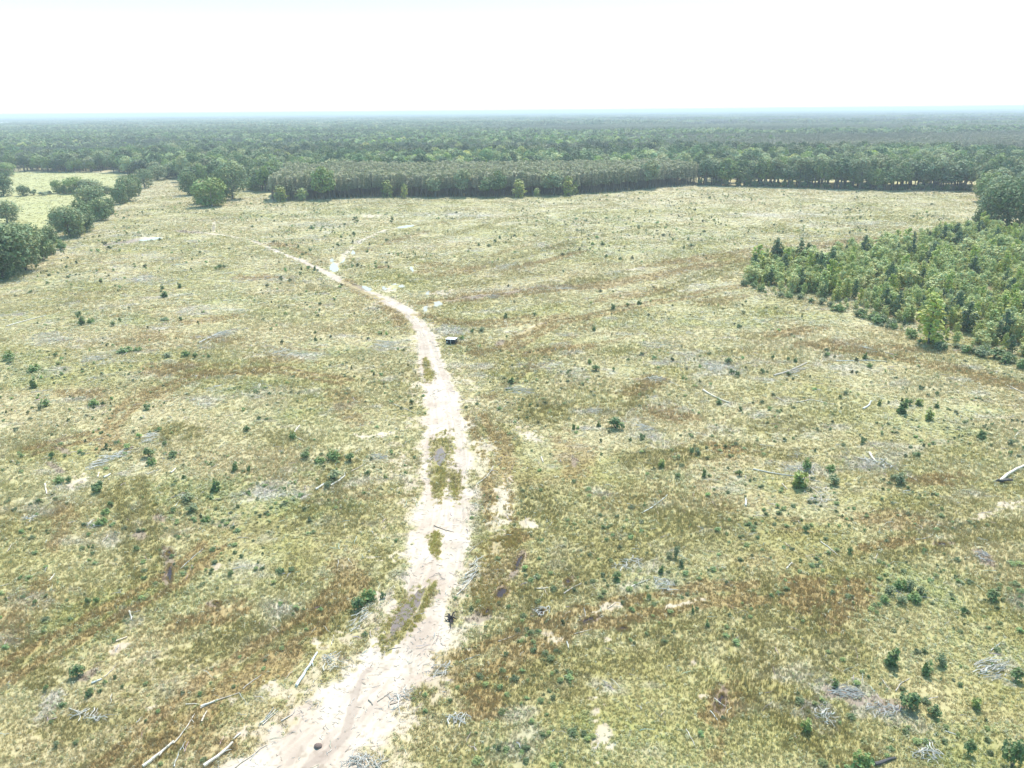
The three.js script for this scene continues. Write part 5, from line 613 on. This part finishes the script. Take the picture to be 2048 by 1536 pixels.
for (const [e, n, tones, label, lie, o] of [
  [[1.3,-107.3,2.2,1.2,-0.2,2.1], 34, [1, 1, 0, 2], 'dense grey stick pile right of the road', -0.15], [[-11.4,-141.3,1.9,0.1,0.2,2.8], 24, [0, 0, 1], 'pale tangled pile behind the black box blind'], [[-22.8,-132.3,2.6,0.1,0.4,2.5], 26, [0, 1], 'pale branch pile left of the road near the blind', 0], [[-3.7,-169.6,1.8,0.1,0,2], 24, [3, 2, 3], 'dark brush heap on the brown side track', 0.1, { high: 2 }], [[-1.4,-204.3,2.6,-3.3,0.2,3.4], 18, [0, 1], 'white brush streak beyond the side track', 0.3], [[-55.2,-139.8,1.5,-2.4,0.7,1.7], 30, [1, 1, 2], 'grey brush beyond the thick split log', 0.4], [[-47.6,-91,0.4,-1.6,1,1.4], 26, [0, 0, 1], 'white branch heap above the debris strip', 0.6], [[-50.2,-83.7,0.8,-2.1,0.7,1], 34, [0, 0, 1], 'lower half of the pale debris strip at left', 0.5, { high: 0.4, thick: 1.5 }], [[-49.1,-86.4,0.7,-1.7,0.6,0.9], 24, [0, 0], 'upper half of the pale debris strip at left', 0.5, { high: 0.4, thick: 1.7 }], [[-38.8,-110.3,1.7,0,0.4,1.4], 16, [0, 1], 'right one of two brush piles left of the road'], [[-45.4,-109.5,1.9,0,0.6,1.6], 16, [0, 1], 'left one of two brush piles left of the road', 0.5], [[-40.6,-127.3,3,0.1,0.8,2.9], 26, [0, 1, 1], 'wide pale litter heap in the left middle'], [[-72.4,-124.8,3,0.1,0.9,1.7], 20, [1, 0], 'low grey litter heap at far left'], [[-51.1,-70.2,0.7,0,0.5,0.8], 16, [0, 1], 'small pile at the foot of the thin pole at left'], [[-43.7,-68.6,0.7,0,0.5,0.9], 16, [1, 0], 'small grey pile under the bright shrub at left'], [[-4.1,-41.7,0.8,0,0,0.6], 26, [0, 1], 'pale twig heap right of the road near the bottom'], [[-9.9,-38,1.6,0,0.1,0.6], 46, [1, 1, 2, 0], 'grey twig heap at the bottom edge of the road'], [[-16.3,-84.1,1.2,0,0.2,1.1], 22, [1, 1, 2], 'grey fan of twigs left of the road', -0.2], [[22.8,-112.2,1.7,0,-0.3,1.9], 26, [0, 0, 1], 'white twig pile right of centre'], [[17.5,-92.7,1.6,1.6,-0.3,1.1], 24, [1, 0], 'slanting twig litter beside the big round shrub', -0.4], [[62.3,-125.9,1.3,1.7,-0.9,1.7], 22, [0, 1], 'pale brush behind the rail-like log', -0.25], [[45.8,-115.2,2.7,-1.9,-0.4,1.4], 20, [1, 2], 'grey brush between the twin logs', 0.4], [[24.2,-43.9,1.4,0.3,-0.3,0.6], 40, [1, 1, 2], 'grey brush mat at lower right', -0.2, { high: 0.5 }], [[27,-38.2,1.1,0,-0.3,0.6], 34, [0, 1, 1], 'pale brush heap at the bottom right'], [[36.4,-46.4,1,0.8,-1,1.1], 36, [1, 2, 0], 'grey brush heap at the right frame edge', 0.2], [[21.6,-41.6,0.6,0.6,-0.6,0.7], 22, [1, 0], 'small grey heap left of the brush mat'], [[13.5,-57.2,0.9,1.1,-0.4,0.8], 24, [0, 1], 'litter heap beside the grey-green shrubs right of centre'], [[44.1,-81.8,2,1.6,-0.6,1.1], 26, [1, 0], 'grey litter around the thick white block'], [[34.5,-80.3,2.3,0,-0.5,1.3], 26, [1, 1], 'grey litter behind the long log at right'], [[2.4,-53.8,1,-0.5,0.1,0.6], 18, [0, 1], 'scattered sticks below the crossed sticks'], [[33.4,-117.9,2.5,0.1,-0.5,2.1], 18, [0, 1], 'pale litter left of the twin grey logs'], [[-29.3,-47.5,0,0,0,0.1], 0, [0], ''], [[11.7,-99.1,1.6,0,-0.1,1.1], 14, [1, 0], 'small heap around the forked stick'], [[-8.3,-43.8,0.8,-1.1,0.6,0.8], 20, [1, 0, 2], 'twigs strewn over the road sand at the bend', null, { high: 0.05 }], [[-5.5,-46.9,0.5,-0.7,0.4,0.6], 18, [1, 0, 2], 'twig heap on the right road edge at the bend', null, { high: 0.4 }], [[-3.8,-60,0.4,0.4,-0.6,2.5], 30, [0, 0, 1], 'branches piled along the right road edge', 1.0], [[-12.9,-53,0.6,0.6,-0.4,1.6], 24, [0, 1], 'branches piled along the left road edge', 0.9], [[-14.2,-47.6,0.5,-0.9,0.6,0.7], 22, [1, 0], 'twigs heaped beside the top of the long white log'], [[10.9,-60.6,1.7,0,-0.1,1], 20, [1, 0], 'thin litter left of the grey-green shrubs, right of centre'], [[-30,-42,1.6,0.3,0.2,0.5], 24, [0, 1], 'grey twig litter at lower left'], [[26.2,-42.2,1.1,0.5,-0.4,0.5], 26, [1, 2], 'grey twigs in front of the tall deep shrub'], [[33.4,-72.7,1,0,-0.6,1.6], 14, [1, 0], 'litter beside the curved thin pole'], [[44.2,-60.9,0.2,1,-0.6,0.6], 22, [1, 2, 3], 'dark litter right of the dark pool'], [[27.4,-186.9,0.1,0,-0.1,0.6], 0, [0], ''], [[27.3,-196.3,2.6,-2.3,-0.2,2.6], 12, [0, 1], 'white twigs at the end of the side track', 0.3], [[12.9,-177.2,4.9,-1.3,-0.1,1.6], 22, [0, 1], 'thin white litter along the side track', 0.05],
]) if (n) pile(e, n, tones, label, lie ?? null, o ?? {});

// ---------- the black box blind with its white lid, tipped over, legs to the right ----------
{
  const [x, z] = [-11,-132.5], o = thing('box_blind', 'toppled black box blind with a white roof beside the road', 'hunting blind', undefined, x, height(x, z), z); o.rotation.y = -0.28;
  const black = mat(0.018, 0.018, 0.022, 0.7), white = mat(0.8, 0.8, 0.8, 0.6), greyM = mat(0.42, 0.41, 0.42, 0.7), rust = mat(0.12, 0.09, 0.08, 0.8);
  const box = (n, w, h, d, px, py, pz, m, rz = 0) => { const b = mesh(n, new THREE.BoxGeometry(w, h, d), m, o); b.position.set(px, py, pz); b.rotation.z = rz; return b; };
  box('front_wall', 1.75, 0.86, 0.05, 0, 0.5, 0.6, black); box('back_wall', 1.75, 0.86, 0.05, 0, 0.5, -0.6, black); box('side_wall', 0.05, 0.86, 1.14, -0.85, 0.5, 0, black); box('side_wall', 0.05, 0.86, 1.14, 0.85, 0.5, 0, black); box('floor', 1.64, 0.05, 1.14, 0, 0.1, 0, black);
  box('roof', 1.86, 0.06, 1.34, 0, 0.965, 0, white, 0.03); box('corner_post', 0.09, 0.84, 0.05, 0.06, 0.48, 0.655, greyM, 0.04); box('window_strip', 0.3, 0.22, 0.03, -0.66, 0.44, 0.645, greyM);
  for (const [py, pz] of [[0.2, 0.5], [0.75, 0.5], [0.2, -0.5], [0.75, -0.5]]) box('leg', 0.8, 0.06, 0.06, 1.28, py, pz, rust, py > 0.5 ? -0.12 : 0.05);
  box('leg_brace', 0.05, 0.62, 0.05, 1.45, 0.45, 0.56, rust, 0.25); box('leg_brace', 0.05, 0.62, 0.05, 1.6, 0.45, -0.44, rust, -0.25);
}
{ // charred stump with burnt roots beside the road
  const [x, z] = [-5.3,-52.7], o = thing('charred_stump', 'burnt black stump with twisted roots at the right road edge', 'stump', undefined, x, height(x, z), z), s = new Soup(); R = mul(21);
  s.tube([[0, 0, 0], [0.05, 0.25, 0], [0.08, 0.5, -0.05]], [0.24, 0.17, 0.08], 7, [0.03, 0.022, 0.022]); mesh('stump', s.build(), woodMat, o);
  for (const [a, l, h, w] of [[-1.5, 1.0, 0.12, 0.09], [-1.1, 0.6, 0.1, 0.08], [1.9, 0.9, 0.25, 0.1], [2.5, 0.7, 0.3, 0.08], [1.2, 1.2, 0.35, 0.07], [0.2, 0.5, 0.2, 0.1], [3.3, 0.5, 0.1, 0.07]]) { const t = new Soup(), c = Math.cos(a), q = -Math.sin(a); t.tube([[0.03 * c, 0.2, 0.03 * q], [c * l * 0.45, h + 0.12, q * l * 0.45 + rr(-0.1, 0.1)], [c * l, h * 0.4 + 0.02, q * l]], [w, w * 0.8, w * 0.3], 5, R() < 0.3 ? [0.12, 0.05, 0.04] : [0.03, 0.022, 0.025]); mesh('root', t.build(), woodMat, o); }
}
{ // earth clod on the road
  const [x, z] = [-13.2,-39.3], g = new THREE.IcosahedronGeometry(0.2, 2), p = g.attributes.position; for (let i = 0; i < p.count; i++) { const q = 1 + 0.25 * noise(p.getX(i) * 6 + 3, p.getY(i) * 6 + p.getZ(i) * 5); p.setXYZ(i, p.getX(i) * q * 1.25, p.getY(i) * q * 0.75, p.getZ(i) * q); } g.computeVertexNormals();
  tag(mesh('earth_clod', g, mat(0.16, 0.11, 0.095)), 'dark clod of earth on the road near the bottom edge', 'clod').position.set(x, height(x, z) + 0.12, z);
}
// ---------- house and sheds glimpsed through the far tree line ----------
function house(x, z, w, h, d, turn, roofC, label, name) {
  const o = thing(name, label, 'house', 'buildings behind the trees', x, 0, z); o.rotation.y = turn;
  const wall = mesh('wall', new THREE.BoxGeometry(w, h, d), mat(0.72, 0.7, 0.66, 0.9), o); wall.position.y = h / 2;
  const sh = new THREE.Shape([new THREE.Vector2(-d / 2 - 0.5, 0), new THREE.Vector2(d / 2 + 0.5, 0), new THREE.Vector2(0, d * 0.3)]), rg = new THREE.ExtrudeGeometry(sh, { depth: w + 0.8, bevelEnabled: false }); rg.translate(0, 0, -(w + 0.8) / 2); rg.rotateY(Math.PI / 2);
  const rf = mesh('roof', rg, mat(...roofC, 0.7), o); rf.position.y = h + 0.01;
  for (const [n, px, pw, ph, py] of [['window', -w * 0.3, 1.2, 1.1, 1.6], ['window', w * 0.3, 1.2, 1.1, 1.6], ['door', 0, 1, 2, 1.02]]) { const m = mesh(n, new THREE.BoxGeometry(pw, ph, 0.08), n === 'door' ? mat(0.25, 0.2, 0.16) : mat(0.06, 0.07, 0.09, 0.2), o); m.position.set(px, py, d / 2 + 0.03); }
}
house(182.1,-465.9, 13, 3, 8, 0.1, [0.5, 0.52, 0.56], 'pale house with a grey roof behind the far tree line', 'farm_house');
house(247.9,-442.6, 9, 2.8, 6, -0.1, [0.3, 0.3, 0.32], 'low shed behind the right end of the far tree line', 'shed');
house(-2050, -3230, 60, 8, 30, 0.2, [0.85, 0.86, 0.88], 'tiny white barn far off at the left horizon', 'barn');
console.log('objects');

// ---------- grass, sedge, weeds and wood litter: one mass each ----------
{
  const tuft = (seed, n, spread, wide, bend) => { R = mul(seed); const s = new Soup(); for (let i = 0; i < n; i++) { const a = R() * 6.28, q = Math.sqrt(R()) * spread, x = q * Math.cos(a), z = q * Math.sin(a), h = rr(0.5, 1), d = rr(0.1, bend), b = R() * 6.28, w = wide * rr(0.6, 1.2), k = vary([1, 1, 1], 0.22), tx = x + Math.cos(b) * d, tz = z + Math.sin(b) * d, mx = lerp(x, tx, 0.4), mz = lerp(z, tz, 0.4); s.tri([x - Math.sin(b) * w, 0, z + Math.cos(b) * w], [x + Math.sin(b) * w, 0, z - Math.cos(b) * w], [tx, h, tz], k); if (mx === 0) s.tri([mx, 0, mz], [x, 0, z], [tx, h, tz], k); } return s.build(); };
  const weed = (seed, n) => { R = mul(seed); const s = new Soup(); for (let i = 0; i < n; i++) { const d = unit(), q = Math.sqrt(R()); s.leaf(d[0] * 0.5 * q, 0.15 + 0.75 * R(), d[2] * 0.5 * q, rr(0.16, 0.34), [d[0] * 0.5, 0.8, d[2] * 0.5], vary([1, 1, 1], 0.25)); } return s.build(); };
  const grassM = leafMat(0.5, 0.8), weedM = leafMat(0.45, 0.7);
  const T = [tuft(401, 11, 0.4, 0.06, 0.55), tuft(402, 9, 0.45, 0.07, 0.8), tuft(403, 13, 0.35, 0.05, 0.35)], Wd = [weed(411, 12), weed(412, 10)];
  const lists = { grass: [[], [], []], weeds: [[], []] };
  R = mul(2024);
  const N = (x, z) => (ch) => maskAt(ch, x, z);
  const ZN = 33, ZF = 690;
  for (let i = 0; i < 500000; i++) { // thinner and coarser with distance, without a step
    const z = -ZN * Math.pow(ZF / ZN, R()), x = rr(-1, 1) * (-0.68 * z + 13), sand = maskAt(2, x, z), sedge = Math.max(maskAt(1, x, z), maskAt(0, x, z));
    if (maskAt(7, x, z) > 0.85 || R() < sand * (1 - 0.9 * maskAt(1, x, z)) * 1.25 || R() < maskAt(3, x, z) * 0.75) continue;
    if (z < -295 && !inPoly(CLEAR, x, z)) continue;
    if (R() < 0.75 * maskAt(6, x, z)) continue;
    if (noise(x / 1.3, z / 1.3) + noise(x / 5, z / 5) < rr(-1.9, -0.9)) continue;
    const wide = 0.4 * Math.pow(-z / 60, 0.82), size = 0.29 * Math.pow(-z / 60, 0.3);
    const c = cover(x, z, N(x, z), false), isWeed = R() < 0.34 * (0.4 + 0.9 * maskAt(4, x, z)) * (1 - 0.8 * sedge), v = rr(0.86, 1.14);
    const h = size * rr(0.6, 1.3) * (1 + 0.25 * sedge) * (1 + 0.5 * noise(x / 9 + 3, z / 9));
    if (isWeed) { mixTo(c, R() < 0.25 ? [0.36, 0.36, 0.25] : [0.23, 0.265, 0.085], rr(0.3, 0.85)); lists.weeds[i & 1].push({ x, y: height(x, z) - 0.02, z, sx: wide * rr(0.5, 1.25), sy: h * 0.9, ry: R() * 6.28, c: c.map((q) => q * v * 1.1) }); }
    else lists.grass[i % 3].push({ x, y: height(x, z) - 0.02, z, sx: wide * rr(0.6, 1.2), sy: h, ry: R() * 6.28, c: c.map((q) => q * v * 1.22) });
  }
  for (const [cx, cz, ax, az, bx, bz] of [[-8.8,-86,1.7,0,0.5,6.2], [-8.4,-77.6,1,0,0.4,5], [-6.5,-76.9,0.9,0,0.3,4.2], [-9.2,-53.7,0.9,1,-1.6,4.6], [-9.2,-53.7,0.9,1,-1.6,4.6], [-7.7,-55.1,0.3,0.3,-0.8,3.9], [-7.7,-64.8,0.7,0,0.2,2.4], [-13.5,-115.8,0.9,0,0.4,4], [-14.6,-121.8,0.7,0,0.3,3.3]]) for (let i = 0; i < 330; i++) { // sedge beds standing in the road
    const a = R() * 6.28, q = Math.sqrt(R()) * 1.02, x = cx + q * (Math.cos(a) * ax + Math.sin(a) * bx), z = cz + q * (Math.cos(a) * az + Math.sin(a) * bz);
    if ((maskAt(7, x, z) > 0.9 && R() < 0.6) || q + 0.5 * noise(x / 0.9, z / 0.9) + 0.35 * noise(x / 0.3, z / 0.3) > rr(0.7, 1.05)) continue;
    const c = [0.5, 0.47, 0.14]; mixTo(c, [0.46, 0.32, 0.17], R() * R()); lists.grass[2].push({ x, y: height(x, z) - 0.02, z, sx: rr(0.25, 0.5), sy: rr(0.18, 0.4), ry: R() * 6.28, c });
  }
  for (const [cx, cz, ax, az, bx, bz] of [[-1.3,-62.4,1.4,-3,1.7,2.5], [-1.9,-58,1.1,-2.3,1.5,2.1], [-0.1,-65.3,1.7,0,0,1.5], [-2.7,-54.7,1,0,0.1,1.7]]) for (let i = 0; i < 260; i++) { // rust-coloured sedge right of the road
    const a = R() * 6.28, q = Math.sqrt(R()) * 1.1, x = cx + q * (Math.cos(a) * ax + Math.sin(a) * bx), z = cz + q * (Math.cos(a) * az + Math.sin(a) * bz);
    if (maskAt(7, x, z) > 0.8 || maskAt(2, x, z) > 0.5 || q + 0.7 * noise(x / 1.3, z / 1.3) > rr(0.6, 1.2)) continue;
    const c = [0.46, 0.33, 0.12]; mixTo(c, [0.42, 0.38, 0.14], R()); lists.grass[2].push({ x, y: height(x, z) - 0.02, z, sx: rr(0.25, 0.5), sy: rr(0.25, 0.55), ry: R() * 6.28, c });
  }
  for (const [kind, e] of PUDDLES) if (kind === 'mud') for (let i = 0; i < 60; i++) { // sedge leaning over the dark pools
    const a = R() * 6.28, q = rr(0.85, 1.35), x = e[0] + q * (Math.cos(a) * e[2] + Math.sin(a) * e[4]), z = e[1] + q * (Math.cos(a) * e[3] + Math.sin(a) * e[5]), c = [0.4, 0.33, 0.12]; mixTo(c, [0.38, 0.25, 0.11], R());
    lists.grass[2].push({ x, y: height(x, z) - 0.02, z, sx: rr(0.2, 0.45), sy: rr(0.15, 0.4), ry: R() * 6.28, c });
  }
  lists.grass.forEach((it, k) => tag(instanced('grass', T[k], grassM, it), 'rough grass and sedge covering the clearing', 'grass'));
  lists.weeds.forEach((it, k) => tag(instanced('weeds', Wd[k], weedM, it), 'low leafy weeds among the grass', 'weeds'));
  console.log('grass', lists.grass.map((a) => a.length), lists.weeds.map((a) => a.length));
  const litter = [[], [], []]; R = mul(606);
  for (let i = 0; i < 1700; i++) { // twigs and crumbs on the road
    const q = Math.floor(R() * (roadW.length - 8)), t = R(), s = rr(-1.15, 1.15), dx = roadC[2 * q + 2] - roadC[2 * q], dz = roadC[2 * q + 3] - roadC[2 * q + 1], l = Math.hypot(dx, dz), w = roadW[q] * s, x = lerp(roadC[2 * q], roadC[2 * q + 2], t) - (dz / l) * w, z = lerp(roadC[2 * q + 1], roadC[2 * q + 3], t) + (dx / l) * w;
    if (R() > 0.25 + 0.75 * Math.abs(s)) continue;
    const k = R() < 0.25 ? WOOD.brown : R() < 0.6 ? WOOD.grey : WOOD.white; litter[i % 3].push({ x, y: height(x, z) + 0.05, z, sx: rr(0.12, 0.6), sy: rr(0.5, 1.1), sz: rr(0.5, 1.1), ry: R() * 6.28, c: k });
  }
  for (let i = 0; i < 60000; i++) {
    const z = -Math.sqrt(lerp(33 * 33, 260 * 260, R())), x = rr(-1, 1) * (-0.67 * z + 12), g = maskAt(5, x, z), s = maskAt(2, x, z), verge = s > 0.1 && s < 0.9 ? 0.5 : 0;
    if (maskAt(7, x, z) > 0.2 || R() > 0.1 + 0.9 * g + verge * 0.5 + 0.3 * clamp(fbm(x / 5 + 20, z / 3 - 70, 3) * 1.8 - 0.4)) continue;
    const w = R(), k = w < 0.45 ? WOOD.white : w < 0.85 ? WOOD.grey : WOOD.brown, l = rr(0.25, 1.1) * (1 + -z / 260), t = rr(0.5, 1.1) * (1 + -z / 160);
    litter[i % 3].push({ x, y: height(x, z) + 0.05 + rr(0, 0.12), z, sx: l, sy: t, sz: t, ry: R() * 6.28, rz: rr(-0.2, 0.2), c: k.map((q) => q * rr(0.75, 1.1)) });
  }
  litter.forEach((it, k) => tag(instanced('wood_litter', STICKS[k], new THREE.MeshStandardMaterial({ color: 0xffffff, roughness: 0.95 }), it), 'broken twigs scattered through the grass', 'wood litter'));
  console.log('litter', litter.map((a) => a.length));
}

console.log('done');
renderer.render(scene, camera);
